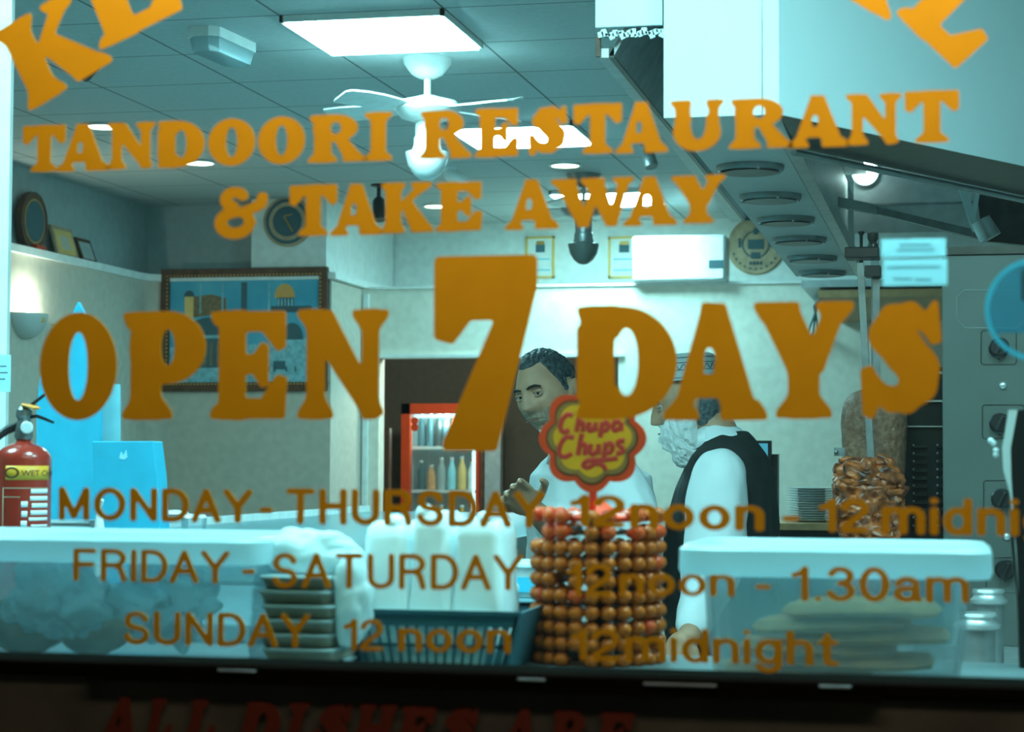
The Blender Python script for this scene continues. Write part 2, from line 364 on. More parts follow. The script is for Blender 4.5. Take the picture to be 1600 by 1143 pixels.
def sd_cap(P, a, b, ra, rb):
    x, y = P; ex, ey = b[0]-a[0], b[1]-a[1]; t = np.clip(((x-a[0])*ex+(y-a[1])*ey)/(ex*ex+ey*ey+1e-12), 0, 1)
    return np.hypot(x-a[0]-ex*t, y-a[1]-ey*t)-(ra+(rb-ra)*t)
def smin(a, b, k): h = np.clip(.5+.5*(b-a)/k, 0, 1); return b*(1-h)+a*h-k*h*(1-h)
def smax(a, b, k): return -smin(-a, -b, k)
def foot(x, y, wst, wf, h=.17, d=1):  # flared serif; d=1 at the baseline, -1 at the cap line
    return ('p', [(x-wf/2+.03, y+.03*d), (x+wf/2-.03, y+.03*d), (x+wf/2-.04, y+.06*d), (x+wst/2-.02, y+h*d), (x-wst/2+.02, y+h*d), (x-wf/2+.04, y+.06*d)])
def stem(x, wd, y0=.03, y1=.97): return ('p', [(x-wd/2+.03, y0), (x+wd/2-.03, y0), (x+wd/2-.03, y1), (x-wd/2+.03, y1)])
def pp(*a): return ('p', list(a))
G = {}   # name: (width, adds, cuts)
G['T'] = (1.0, [stem(.5, .30), foot(.5, 0, .30, .60), pp((.05,.97),(.05,.66),(.12,.62),(.30,.82),(.70,.82),(.88,.62),(.95,.66),(.95,.97))], [])
G['I'] = (.60, [stem(.3, .32), foot(.3, 0, .32, .60), foot(.3, 1, .32, .60, .15, -1)], [])
G['A'] = (1.0, [pp((.40,.97),(.58,.97),(.90,.05),(.60,.05)), pp((.40,.97),(.52,.90),(.22,.05),(.10,.05)), foot(.16, 0, .14, .36, .14), foot(.79, 0, .30, .46, .14), pp((.25,.22),(.70,.22),(.66,.36),(.28,.36))], [('e', .445, .52, .055, .10)])
G['N'] = (1.0, [stem(.20, .20), foot(.20, 0, .2, .40), pp((.03,.97),(.36,.97),(.92,.06),(.76,.03)), stem(.80, .19), foot(.80, 1, .2, .40, .15, -1), pp((.03,.97),(.2,.97),(.2,.82))], [])
G['D'] = (1.0, [stem(.24, .32), foot(.2, 0, .3, .40, .12), foot(.2, 1, .3, .40, .12, -1), ('E', .44, .5, .53, .47)], [('e', .50, .5, .115, .30), pp((.38,.3),(.47,.24),(.47,.76),(.38,.7))])
G['O'] = (1.0, [('E', .5, .5, .47, .48)], [('e', .5, .5, .12, .32)])
G['R'] = (1.0, [stem(.24, .30), foot(.24, 0, .3, .52), foot(.2, 1, .3, .38, .12, -1), ('E', .46, .72, .36, .26), pp((.44,.55),(.62,.50),(.95,.05),(.66,.05)), foot(.80, 0, .24, .42, .12)], [('e', .47, .72, .09, .125)])
G['E'] = (.90, [stem(.26, .32), foot(.2, 0, .3, .4, .1), foot(.2, 1, .3, .4, .1, -1), pp((.3,.97),(.86,.97),(.86,.68),(.80,.66),(.62,.84),(.3,.84)), pp((.3,.03),(.86,.03),(.88,.36),(.80,.38),(.62,.16),(.3,.16)), pp((.3,.56),(.52,.57),(.62,.68),(.66,.66),(.66,.34),(.62,.32),(.52,.44),(.3,.45))], [])
G['S_old'] = (.80, [('c', (.30,.76),(.30,.66),.20,.20), ('c', (.30,.68),(.50,.33),.19,.19), ('c', (.50,.33),(.47,.24),.22,.21), ('c', (.30,.78),(.50,.82),.18,.13), pp((.5,.93),(.70,.97),(.74,.60),(.66,.60),(.48,.78)), ('c', (.45,.22),(.28,.16),.18,.13), pp((.28,.05),(.08,.03),(.03,.42),(.12,.42),(.30,.24))], [('e', .50, .70, .10, .10), ('e', .27, .30, .10, .09)])
G['S'] = (.80, [('c', (.62,.76),(.46,.85),.07,.10), ('c', (.46,.85),(.30,.80),.10,.13), ('c', (.30,.80),(.25,.68),.13,.165), ('c', (.25,.68),(.40,.55),.165,.185), ('c', (.40,.55),(.53,.40),.185,.185), ('c', (.53,.40),(.53,.28),.185,.165), ('c', (.53,.28),(.42,.16),.165,.12), ('c', (.42,.16),(.28,.15),.12,.10), ('c', (.28,.15),(.14,.24),.10,.07), pp((.58,.80),(.68,.93),(.71,.64),(.66,.63),(.60,.72)), pp((.10,.02),(.05,.04),(.03,.38),(.09,.40),(.20,.24))], [])
G['U'] = (1.0, [stem(.24, .28, .4), foot(.24, 1, .28, .46, .15, -1), stem(.80, .19, .4), foot(.80, 1, .19, .38, .15, -1), ('E', .50, .36, .40, .35)], [('e', .52, .50, .135, .28), pp((.40,.5),(.665,.5),(.665,1.1),(.40,1.1))])
G['K'] = (1.0, [stem(.24, .30), foot(.24, 0, .3, .46), foot(.24, 1, .3, .46, .15, -1), pp((.30,.42),(.38,.56),(.72,.92),(.82,.86)), foot(.78, 1, .2, .40, .14, -1), pp((.40,.58),(.56,.64),(.97,.05),(.62,.05)), foot(.80, 0, .3, .42, .12)], [])
G['W'] = (1.5, [pp((.10,.95),(.42,.95),(.66,.03),(.52,.03)), foot(.24, 1, .28, .46, .13, -1), pp((.52,.03),(.66,.03),(.86,.75),(.76,.80)), pp((.62,.95),(.92,.95),(1.16,.03),(1.02,.03)), foot(.76, 1, .28, .44, .13, -1), pp((1.02,.03),(1.16,.03),(1.38,.90),(1.24,.90)), foot(1.30, 1, .16, .38, .13, -1)], [])
G['Y'] = (1.0, [stem(.5, .30, .03, .5), foot(.5, 0, .3, .54), pp((.08,.95),(.42,.95),(.66,.45),(.38,.40)), foot(.24, 1, .28, .44, .14, -1), pp((.74,.95),(.88,.95),(.66,.42),(.50,.45)), foot(.80, 1, .16, .36, .14, -1)], [])
G['P'] = (.92, [stem(.26, .34), foot(.28, 0, .34, .56), foot(.2, 1, .3, .4, .12, -1), ('E', .50, .67, .39, .31)], [('e', .50, .67, .075, .17)])
G['L'] = (.9, [stem(.26, .32), foot(.2, 0, .3, .4, .1), foot(.28, 1, .32, .5, .14, -1), pp((.3,.03),(.84,.03),(.86,.42),(.78,.44),(.60,.18),(.3,.18))], [])
G['7'] = (.82, [pp((.06,.97),(.80,.97),(.78,.80),(.56,.05),(.18,.05),(.22,.20),(.62,.70),(.30,.70),(.12,.56),(.03,.58))], [])
G['7'] = (.84, [pp((.05,.97),(.80,.97),(.80,.84),(.50,.03),(.12,.03),(.55,.70),(.30,.70),(.16,.58),(.05,.60))], [])
def chain(pts, r_): return [('c', a, b, r_, r_) for a, b in zip(pts, pts[1:])]
def arcq(cx, cy, rx, ry, a0, a1, n=12): return [(cx+rx*math.cos(R(a0+(a1-a0)*k/n)), cy+ry*math.sin(R(a0+(a1-a0)*k/n))) for k in range(n+1)]
G['&'] = (1.0, chain(arcq(.37, .76, .17, .14, 25, 262), .095) + chain(arcq(.38, .30, .27, .21, 85, 325), .105) + chain([(.60,.18),(.66,.30),(.60,.44),(.56,.50)], .095) + chain([(.52,.50),(.76,.60),(.86,.66),(.88,.78)], .10), [])
gcache = {}
def glyph(ch):
    if ch in gcache: return gcache[ch]
    W, adds, cuts = G[ch]; h = 1/56; rr = .032
    xs = np.arange(-.06, W+.07, h); ys = np.arange(-.06, 1.07, h); P = np.meshgrid(xs, ys)
    def ev(s):
        if s[0] == 'p': return sd_poly(P, s[1])-rr
        if s[0] in 'eE':
            return sd_ell(P, *s[1:])-(rr if s[0] == 'E' else 0)
        if s[0] == 'c': return sd_cap(P, *s[1:])
    D = ev(adds[0])
    for s in adds[1:]: D = smin(D, ev(s), .035)
    if ch == 'D': D = np.maximum(D, .10-P[0]) if False else smax(D, .0-P[0]+.0, .02)
    for s in cuts: D = smax(D, -(ev(s) if s[0] != 'p' else sd_poly(P, s[1])), .02)
    ny, nx = D.shape; polys = []; segs = []
    for j in range(ny-1):
        run = None
        for i in range(nx-1):
            v = [D[j, i], D[j, i+1], D[j+1, i+1], D[j+1, i]]
            c = [(xs[i], ys[j]), (xs[i+1], ys[j]), (xs[i+1], ys[j+1]), (xs[i], ys[j+1])]
            if max(v) < 0:
                if run is None: run = xs[i]
                continue
            if run is not None: polys.append([(run, ys[j]), (xs[i], ys[j]), (xs[i], ys[j+1]), (run, ys[j+1])]); run = None
            if min(v) >= 0: continue
            poly = []; cr = []
            for k in range(4):
                a, b = v[k], v[(k+1) % 4]; pa, pb = c[k], c[(k+1) % 4]
                if a < 0: poly.append(pa)
                if (a < 0) != (b < 0):
                    t = a/(a-b); q = (pa[0]+(pb[0]-pa[0])*t, pa[1]+(pb[1]-pa[1])*t); poly.append(q); cr.append(q)
            if len(poly) > 2: polys.append(poly)
            if len(cr) >= 2: segs.append((cr[0], cr[1]))
            if len(cr) == 4: segs.append((cr[2], cr[3]))
    inside = D < 0; gx = P[0][inside]; gy = P[1][inside]
    gcache[ch] = (polys, segs, (gx.min()-h/2, gx.max()+h/2, gy.min()-h/2, gy.max()+h/2)); return gcache[ch]
VY = WY-.0012
def put_glyph(ch, xf, parent, m='vinyl', thick=.001, Y=None, name='letter'):
    """xf maps glyph box coordinates (0..1, 0..1) to world (X, Z) on the pane"""
    polys, segs, (x0, x1, y0, y1) = glyph(ch); Y = VY if Y is None else Y; mb = MB()
    f = lambda q: xf((q[0]-x0)/(x1-x0), (q[1]-y0)/(y1-y0))
    for pl in polys:
        w3 = [f(q) for q in pl]; n = len(w3)
        mb.add([(x, Y, z) for x, z in w3], [tuple(range(n))]); mb.add([(x, Y+thick, z) for x, z in w3], [tuple(range(n))[::-1]])
    for a, b in segs:
        (xa, za), (xb, zb_) = f(a), f(b); mb.add([(xa, Y, za), (xb, Y, zb_), (xb, Y+thick, zb_), (xa, Y+thick, za)], [(0, 1, 2, 3)])
    return build(name, mb, m, parent, smooth=False)
def serif_line(text, ext, ytl, ybl, ytr, ybr, label):
    """ext: per letter pixel extents; y of top/bottom at the left and right end of the line"""
    xa, xb = ext[0][0], ext[-1][1]
    def yy(x, t): k = (x-xa)/(xb-xa); return (ytl+(ytr-ytl)*k) if t else (ybl+(ybr-ybl)*k)
    o0 = at((xa+xb)/2, yy((xa+xb)/2, 0), VY); th_ = thing('window_lettering', label, 'lettering', (o0.x, VY, o0.z), None)
    for ch, (l, r_) in zip(text, ext):
        c00 = at(l, yy(l, 0), VY); c11 = at(r_, yy(r_, 1), VY); c10 = at(r_, yy(r_, 0), VY)
        def xf(u, v, c00=c00, c11=c11, c10=c10): return (c00.x+(c11.x-c00.x)*u, c00.z+(c10.z-c00.z)*u+(c11.z-c10.z)*v)
        put_glyph(ch, xf, th_)
    return th_
serif_line('TANDOORIRESTAURANT',
    [(35,103),(88,172),(166,243),(246,320),(325,399),(403,477),(481,574),(569,614),(655,738),(742,811),(825,886),(896,972),(962,1044),(1046,1131),(1139,1240),(1232,1326),(1321,1409),(1414,1499)],
    197, 270, 140, 222, 'orange serif words TANDOORI RESTAURANT on the shop window')
serif_line('&TAKEAWAY', [(335,419),(452,527),(516,599),(595,678),(681,754),(789,874),(860,990),(974,1058),(1049,1134)], 292, 374, 272, 348,
    'orange serif words & TAKE AWAY on the shop window')
serif_line('OPENDAYS', [(61,184),(191,321),(328,450),(462,608),(901,1058),(1037,1199),(1178,1335),(1345,1470)], 487, 657, 468, 655,
    'large orange serif words OPEN and DAYS either side of a numeral')
serif_line('7', [(677,838)], 397, 703, 397, 703, 'biggest orange numeral 7 in the middle of the window')
# arched name at the top of the window, seen only in part
def arch_letter(ch, base_l, base_r, height_px, parent):
    a = at(*base_l, VY); b = at(*base_r, VY); s = 2.4*1.02/3200
    ux = (b.x-a.x, b.z-a.z); L_ = math.hypot(*ux); vx = (-ux[1]/L_*height_px*s, ux[0]/L_*height_px*s)
    put_glyph(ch, lambda u, v: (a.x+ux[0]*u+vx[0]*v, a.z+ux[1]*u+vx[1]*v), parent)
o0 = at(230, 40, VY)
an = thing('window_lettering', 'arched row of largest yellow serif letters cut off by the top of the view', 'lettering', (o0.x, VY, o0.z))
arch_letter('K', (46,176), (178,96), 150, an); arch_letter('E', (158,80), (290,14), 150, an)
arch_letter('B', (0,0), (1,1), 1, an) if 'B' in G else None
arch_letter('I', (1296,-20), (1388,36), 150, an); arch_letter('L', (1398,22), (1494,112), 150, an)

# plain sans lettering drawn as stroked glyphs, one mesh per letter
def arcp(cx, cy, rx, ry, a0, a1, n=14): return [(cx+rx*math.cos(R(a0+(a1-a0)*k/n)), cy+ry*math.sin(R(a0+(a1-a0)*k/n))) for k in range(n+1)]
XH = .70
SG = {  # width, strokes on a 0..1 cap height
 'M': (.74, [[(0,0),(0,1),(.37,.05),(.74,1),(.74,0)]]), 'O': (.76, [arcp(.38,.5,.38,.5,0,360,30)]), 'N': (.62, [[(0,0),(0,1),(.62,0),(.62,1)]]),
 'D': (.62, [[(0,0),(0,1),(.26,1)]+arcp(.26,.5,.36,.5,90,-90)+[(0,0)]]), 'A': (.68, [[(0,0),(.34,1),(.68,0)], [(.12,.34),(.56,.34)]]), 'Y': (.66, [[(0,1),(.33,.46),(.66,1)], [(.33,.46),(.33,0)]]),
 'T': (.62, [[(0,1),(.62,1)], [(.31,1),(.31,0)]]), 'H': (.60, [[(0,0),(0,1)], [(.6,0),(.6,1)], [(0,.52),(.6,.52)]]), 'U': (.60, [[(0,1),(0,.3)]+arcp(.3,.3,.3,.3,180,360)+[(.6,1)]]),
 'R': (.60, [[(0,0),(0,1),(.32,1)]+arcp(.32,.75,.26,.25,90,-90)+[(0,.5)], [(.34,.5),(.50,.40),(.56,.20),(.60,0)]]),
 'S': (.56, [arcp(.28,.75,.26,.25,10,270)[0:]+arcp(.28,.25,.28,.25,90,-170)]), 'F': (.52, [[(0,0),(0,1),(.52,1)], [(0,.52),(.46,.52)]]), 'I': (.001, [[(0,0),(0,1)]]),
 '1': (.24, [[(0,.78),(.14,.84),(.24,1),(.24,0)]]), '2': (.50, [arcp(.25,.73,.25,.27,170,-35)+[(.02,.14),(0,0),(.5,0)]]), '3': (.50, [arcp(.25,.76,.22,.24,165,-90), arcp(.25,.26,.25,.26,90,-165)]),
 '0': (.52, [arcp(.26,.5,.26,.5,0,360,30)]), '.': (.001, [[(0,0),(.001,0)]]), '-': (.24, [[(0,.36),(.24,.36)]]),
 'n': (.44, [[(0,0),(0,XH)], [(0,.42)]+arcp(.22,.46,.22,.24,180,0)+[(.44,0)]]), 'm': (.80, [[(0,0),(0,XH)], [(0,.42)]+arcp(.2,.5,.2,.2,180,0)+[(.4,0)], [(.4,.42)]+arcp(.6,.5,.2,.2,180,0)+[(.8,0)]]),
 'o': (.50, [arcp(.25,.35,.25,.35,0,360,26)]), 'i': (.001, [[(0,0),(0,XH)], [(0,1),(.001,1)]]), 'd': (.46, [[(.46,0),(.46,1)], arcp(.23,.35,.23,.35,0,360,26)]),
 'g': (.46, [[(.46,XH),(.46,-.06)]+arcp(.23,-.06,.23,.22,0,-160), arcp(.23,.36,.23,.34,0,360,26)]), 'h': (.44, [[(0,0),(0,1)], [(0,.42)]+arcp(.22,.46,.22,.24,180,0)+[(.44,0)]]),
 't': (.30, [[(.13,.92),(.13,.12)]+arcp(.23,.10,.10,.10,180,270)+[(.30,0)], [(0,XH),(.30,XH)]]), 'a': (.46, [[(.02,.52)]+arcp(.22,.50,.20,.20,150,0)+[(.42,.08),(.48,0)], arcp(.20,.19,.20,.19,80,330)+[(.42,.22),(.42,.34)]+[(.42,.36),(.20,.38)]]),
}
def stroke_mesh(mb, ch, hw, mp, Y, thick):
    strokes = SG[ch][1]; allp = [q for st in strokes for q in st]; h = 1/34
    xs = np.arange(min(p[0] for p in allp)-hw-.04, max(p[0] for p in allp)+hw+.05, h); ys = np.arange(min(p[1] for p in allp)-hw-.04, max(p[1] for p in allp)+hw+.05, h)
    P = np.meshgrid(xs, ys); D = np.full(P[0].shape, 9.)
    for st in strokes:
        for a, b in zip(st, st[1:]): D = np.minimum(D, sd_cap(P, a, b, hw, hw))
    ny, nx = D.shape
    for j in range(ny-1):
        run = None
        for i in range(nx-1):
            v = [D[j, i], D[j, i+1], D[j+1, i+1], D[j+1, i]]; c = [(xs[i], ys[j]), (xs[i+1], ys[j]), (xs[i+1], ys[j+1]), (xs[i], ys[j+1])]
            if max(v) < 0:
                if run is None: run = xs[i]
                continue
            pl = []
            if run is not None: pl.append([(run, ys[j]), (xs[i], ys[j]), (xs[i], ys[j+1]), (run, ys[j+1])]); run = None
            if min(v) < 0:
                poly = []; cr = []
                for k in range(4):
                    a, b = v[k], v[(k+1) % 4]; pa, pb = c[k], c[(k+1) % 4]
                    if a < 0: poly.append(pa)
                    if (a < 0) != (b < 0): t_ = a/(a-b); q = (pa[0]+(pb[0]-pa[0])*t_, pa[1]+(pb[1]-pa[1])*t_); poly.append(q); cr.append(q)
                if len(poly) > 2: pl.append(poly)
                for k in range(0, len(cr)-1, 2):
                    (xa, za), (xb, zb_) = mp(cr[k]), mp(cr[k+1]); mb.add([(xa, Y, za), (xb, Y, zb_), (xb, Y+thick, zb_), (xa, Y+thick, za)], [(0, 1, 2, 3)])
            for q_ in pl:
                w3 = [mp(q) for q in q_]; n = len(w3); mb.add([(x, Y, z) for x, z in w3], [tuple(range(n))]); mb.add([(x, Y+thick, z) for x, z in w3], [tuple(range(n))[::-1]])
def sans_word(text, l, r_, ytop, ybot, parent, m='vinyl', Y=None, weight=.02, slope=0):
    """word with cap height between ytop and ybot at its left end, spanning pixels l..r_"""
    Y = VY if Y is None else Y; hw = .055+weight; gap = .13; pos = []; x = hw
    for ch in text:
        if ch == '.': x += .04
        if ch in 'AY' and pos and pos[-1][0] in 'AYD': x -= .07
        pos.append((ch, x)); x += SG[ch][0]+2*hw+(gap if ch.isupper() else gap*.75)
    W_ = pos[-1][1]+SG[text[-1]][0]+hw
    A = at(l, ybot, Y); B = at(r_, ybot+slope*(r_-l), Y); T = at(l, ytop, Y); hh = T.z-A.z; k = 1/(1+2*hw)
    if text == '-': A.z = B.z = at(l, ybot, Y).z
    for ch, x0 in pos:
        def mp(q):
            u = (x0+q[0])/W_; return (A.x+(B.x-A.x)*u, A.z+(B.z-A.z)*u+hh*(q[1]+hw)*k)
        mb = MB(); stroke_mesh(mb, ch, hw, mp, Y, .001); build('letter', mb, m, parent, smooth=False)
def text_thing(label, words, m='vinyl', Y=None, weight=.02, name='window_lettering', cat='lettering'):
    Yv = VY if Y is None else Y; o0 = at((words[0][1]+words[-1][2])/2, words[0][4], Yv); t = thing(name, label, cat, (o0.x, Yv, o0.z))
    for wd in words: sans_word(wd[0], wd[1], wd[2], wd[3], wd[4], t, m, Yv, weight, wd[5] if len(wd) > 5 else .018)
    return t
text_thing('orange plain opening hours line MONDAY - THURSDAY 12noon - 12midnight',
    [('MONDAY', 91, 394, 760, 812), ('-', 405, 426, 766, 815), ('THURSDAY', 447, 851, 762, 818), ('12', 890, 976, 772, 822), ('noon', 984, 1194, 773, 826),
     ('-', 1222, 1250, 778, 829), ('12', 1279, 1358, 778, 831), ('midnight', 1377, 1742, 776, 834)], weight=.046)
text_thing('orange plain opening hours line FRIDAY - SATURDAY 12 noon - 1.30am',
    [('FRIDAY', 114, 358, 856, 907, .022), ('-', 378, 398, 860, 912), ('SATURDAY', 425, 817, 863, 918, .012), ('12', 884, 956, 880, 930), ('noon', 968, 1148, 884, 930, .01),
     ('-', 1180, 1204, 884, 936), ('1.30am', 1236, 1514, 884, 938, .014)], weight=.028)
text_thing('orange plain opening hours line SUNDAY 12 noon - 12 midnight',
    [('SUNDAY', 193, 484, 954, 1006, .022), ('12', 536, 598, 966, 1016), ('noon', 622, 798, 968, 1018, .018), ('12', 890, 968, 982, 1031), ('midnight', 976, 1310, 980, 1033, .022)], weight=.030)
FONT = None
G['H'] = (1.0, [stem(.22, .30), stem(.78, .30), foot(.22, 0, .3, .44), foot(.22, 1, .3, .44, .15, -1), foot(.78, 0, .3, .44), foot(.78, 1, .3, .44, .15, -1), pp((.25,.44),(.75,.44),(.75,.56),(.25,.56))], [])
def panel_text():
    Yp = WY-.0325; o0 = at(560, 1120, Yp); t_ = thing('panel_lettering', 'dark red lettering ALL DISHES ARE on the brown panel below the window', 'lettering', (o0.x, Yp, o0.z))
    for ch, l, r_ in (('A',150,212),('L',222,262),('L',284,330),('D',372,430),('I',438,470),('S',484,536),('H',548,606),('E',614,668),('S',680,734),('A',776,836),('R',850,912),('E',924,978)):
        yt = 1090+.030*(l-150); a = at(l, yt+72, Yp); b = at(r_, yt+72, Yp); c = at(r_, yt, Yp)
        put_glyph(ch, lambda u, v: (a.x+(b.x-a.x)*u+.012*v, a.z+(c.z-a.z)*v), t_, 'vinyl_red', .0008, Yp)
panel_text()
# stickers and notices on the glass
q = at(1622, 483, WY+.008); rr = 78*2.4/3200*1.02
st = thing('round_window_sticker', 'round blue sticker stuck on the right edge of the window', 'sticker', (q.x, q.y, q.z-rr))
build('ring', MB().lathe((q.x, WY+.008, q.z), [(rr*.9, 0), (rr, 0), (rr, .0008), (rr*.9, .0008), (rr*.9, 0)], 48, (0, 1, 0), False), 'sticker', st)
dz_ = MB(); pts = [(q.x+rr*.9*math.cos(a*math.pi/24), q.z+rr*.9*math.sin(a*math.pi/24)) for a in range(-4, 29)]
dz_.prism([(x, WY+.008, z) for x, z in pts], (0, .0006, 0)); build('centre_film', dz_, 'sticker_in', st, smooth=False)
qq = at(1607, 445, WY+.009); build('printed_mark', MB().box((qq.x-.008, WY+.0072, qq.z-.018), (qq.x+.012, WY+.0079, qq.z+.018)), 'ink', st, smooth=False)
def sheet(x0, y0, x1, y1, Y, label, lines, m='paper', name='paper_notice', ink='ink_l'):
    a = at(x0, y1, Y); b = at(x1, y0, Y); t = thing(name, label, 'notice', ((a.x+b.x)/2, Y, a.z))
    build('sheet', MB().box((a.x, Y, a.z), (b.x, Y+.0015, b.z)), m, t, smooth=False)
    for lx0, lx1, ly in lines:
        p_ = at(lx0, ly, Y); p2 = at(lx1, ly, Y); build('printed_line', MB().box((p_.x, Y-.0006, p_.z-.0012), (p2.x, Y, p_.z+.0012)), ink, t, smooth=False)
    return t
sheet(1377, 372, 1478, 402, WY+.0065, 'upper pale blue paper notice hanging inside the window', [(1405,1455,383),(1400,1460,391)])
sheet(1380, 404, 1480, 446, WY+.0065, 'lower pale blue paper notice hanging inside the window', [(1395,1425,436),(1430,1455,437),(1385,1470,418)])
sheet(-30, 554, 17, 612, 4.1, 'small white notice at the left edge on the corner post', [(-5,10,572),(-5,12,582),(-5,8,592)], ink='ink')
# ------------------------------------------------------------------ ceiling fittings
def troffer(x0, y0, label):
    t = thing('ceiling_light_panel', label, 'ceiling light', (x0+.29, y0+.29, CZ-.02))
    build('frame', MB().box((x0, y0, CZ-.024), (x0+.58, y0+.015, CZ-.001)).box((x0, y0+.565, CZ-.024), (x0+.58, y0+.58, CZ-.001)).box((x0, y0, CZ-.024), (x0+.012, y0+.58, CZ-.001)).box((x0+.568, y0, CZ-.024), (x0+.58, y0+.58, CZ-.001)), 'white', t, smooth=False)
    build('diffuser', MB().box((x0+.012, y0+.015, CZ-.030), (x0+.568, y0+.565, CZ-.002)), 'panel_glow', t, smooth=False)
troffer(-2.29, 6.62, 'largest glowing square ceiling light panel, nearest the window')
troffer(-2.29, 8.94, 'middle glowing square ceiling light panel behind the fan')
troffer(-2.29, 11.26, 'farthest glowing square ceiling light panel near the back wall')
troffer(-2.87, 3.14, 'glowing square ceiling light panel above the window counter, added out of view')  # unseen panel added for light on the near counter and ceiling
troffer(-1.13, 2.80, 'glowing square ceiling light panel over the middle of the window counter, added out of view')  # extra unseen panel put in to brighten the tubs and hood
troffer(.10, 2.80, 'glowing square ceiling light panel in front of the hood, added out of view')  # unseen panel placed to light the hood's front and angled side
for px, py, lb in ((160,195,'round warm ceiling downlight, nearest the left wall'), (312,252,'round warm ceiling downlight above the ampersand'), (883,256,'round warm ceiling downlight right of the fan'), (682,320,'small round ceiling downlight near the back wall')):
    q = az(px, py, CZ); t = thing('downlight', lb, 'downlight', (q.x, q.y, CZ-.012))
    build('trim_ring', MB().lathe((q.x, q.y, CZ-.012), [(.078, .012), (.085, .004), (.085, 0), (.070, 0), (.070, .006)], 32, caps=False), 'white', t)
    build('lens', MB().lathe((q.x, q.y, CZ-.010), [(.070, 0), (.070, .006)], 32), 'down_glow', t)
# emergency light
a = az(322, 62, CZ-.04); b = az(372, 84, CZ-.04); c = (a+b)/2; dr = (b-a).normalized(); L_ = .36
ang = math.atan2(dr.y, dr.x); rm = Matrix.Rotation(ang, 3, 'Z')
t = thing('emergency_light', 'rectangular bulkhead emergency light with clear ribbed cover on the ceiling', 'emergency light', (c.x, c.y, CZ))
def chbox(mb, c, L, W, z0, z1, cut, rm, sc_=1.0):
    o = [(L/2-cut, W/2), (L/2, W/2-cut), (L/2, -W/2+cut), (L/2-cut, -W/2), (-L/2+cut, -W/2), (-L/2, -W/2+cut), (-L/2, W/2-cut), (-L/2+cut, W/2)]
    top = [Vector((c.x, c.y, z1)) + rm @ Vector((x, y, 0)) for x, y in o]; bot = [Vector((c.x, c.y, z0)) + rm @ Vector((x*sc_, y*sc_, 0)) for x, y in o]
    n = 8; mb.add(bot+top, [tuple(range(n))[::-1], tuple(range(n, 2*n))]+[(i, (i+1) % n, n+(i+1) % n, n+i) for i in range(n)])
m1 = MB(); chbox(m1, c, L_, .125, CZ-.035, CZ, .03, rm); build('base', m1, 'white', t, smooth=False)
m1 = MB(); chbox(m1, c, L_-.01, .115, CZ-.085, CZ-.035, .03, rm, .88); build('cover', m1, see_through('ribbed_cover', (.7, .95, 1), .45, 1, .1, .5), t, smooth=False)
m1 = MB(); m1.tube([c+rm @ Vector((-.13, 0, 0))+Vector((0, 0, 2.88-c.z)), c+rm @ Vector((.13, 0, 0))+Vector((0, 0, 2.88-c.z))], .01); build('lamp_tube', m1, 'white_gloss', t)
# fans
def fan(cx, cy, zh, s, blades, label, m, rodr=.013, bowl='white_gloss', zb_=None, br=.082):
    t = thing('ceiling_fan', label, 'ceiling fan', (cx, cy, CZ))
    build('canopy', MB().lathe((cx, cy, CZ), [(.095*s, 0), (.09*s, -.02), (.06*s, -.06), (.03*s, -.075)], 28), m, t)
    build('rod', MB().tube([(cx, cy, CZ-.07), (cx, cy, zh+.04)], rodr, 14), m, t)
    build('motor', MB().lathe((cx, cy, zh), [(.03, .055), (.06, .045), (.115, .03), (.125, .0), (.10, -.03), (.05, -.045)], 36), m, t)
    for a, ln in blades:
        ca, sa = math.cos(a), math.sin(a); mb = MB(); ux = Vector((ca, sa, 0)); uy = Vector((-sa, ca, 0)); o = Vector((cx, cy, zh))
        P0 = []
        for r_, wd, tw in ((.10, .03, 0), (.16, .045, .004), (.24, .06, .008), (ln*.8, .068, .008), (ln*.97, .060, .007), (ln, .035, .005)):
            P0.append((o+ux*r_-uy*wd+Vector((0, 0, -tw)), o+ux*r_+uy*wd+Vector((0, 0, tw+.012))))
        for i in range(len(P0)-1):
            a0, b0 = P0[i]; a1, b1 = P0[i+1]; up = Vector((0, 0, .006)); mb.add([a0, b0, b1, a1, a0+up, b0+up, b1+up, a1+up], [(0,3,2,1),(4,5,6,7),(0,1,5,4),(1,2,6,5),(2,3,7,6),(3,0,4,7)])
        build('blade', mb, m, t, smooth=False)
    lz = zb_ or zh-.20
    build('lamp_neck', MB().lathe((cx, cy, lz), [(.045, .16), (.045, .06), (.05, .055), (.05, .03), (.06, .0)], 28), m, t)
    build('lamp_bowl', MB().lathe((cx, cy, lz), [(.05, .01), (br, .0), (br*.99, -.012), (br*.88, -.05), (br*.62, -.085), (br*.3, -.105), (.001, -.11)], 36), bowl, t)
    return t
q = az(668, 92, CZ); hub = at(668, 172, q.y).z; bw_ = at(668, 238, q.y).z
fan(q.x, q.y, hub, 1, [(R(168), .43), (R(52), .43), (R(-18), .40), (R(232), .40)], 'white four-blade ceiling fan with frosted bowl lamp, nearest the window', 'white', zb_=bw_)
q = az(912, 272, CZ); hub = at(912, 328, q.y).z; bw_ = at(912, 381, q.y).z
fan(q.x, q.y, hub, 1, [(R(20), .43), (R(140), .43), (R(260), .40)], 'grey ceiling fan with bowl lamp in front of the back wall certificates', 'steel_d', .01, 'steel_p', zb_=bw_)
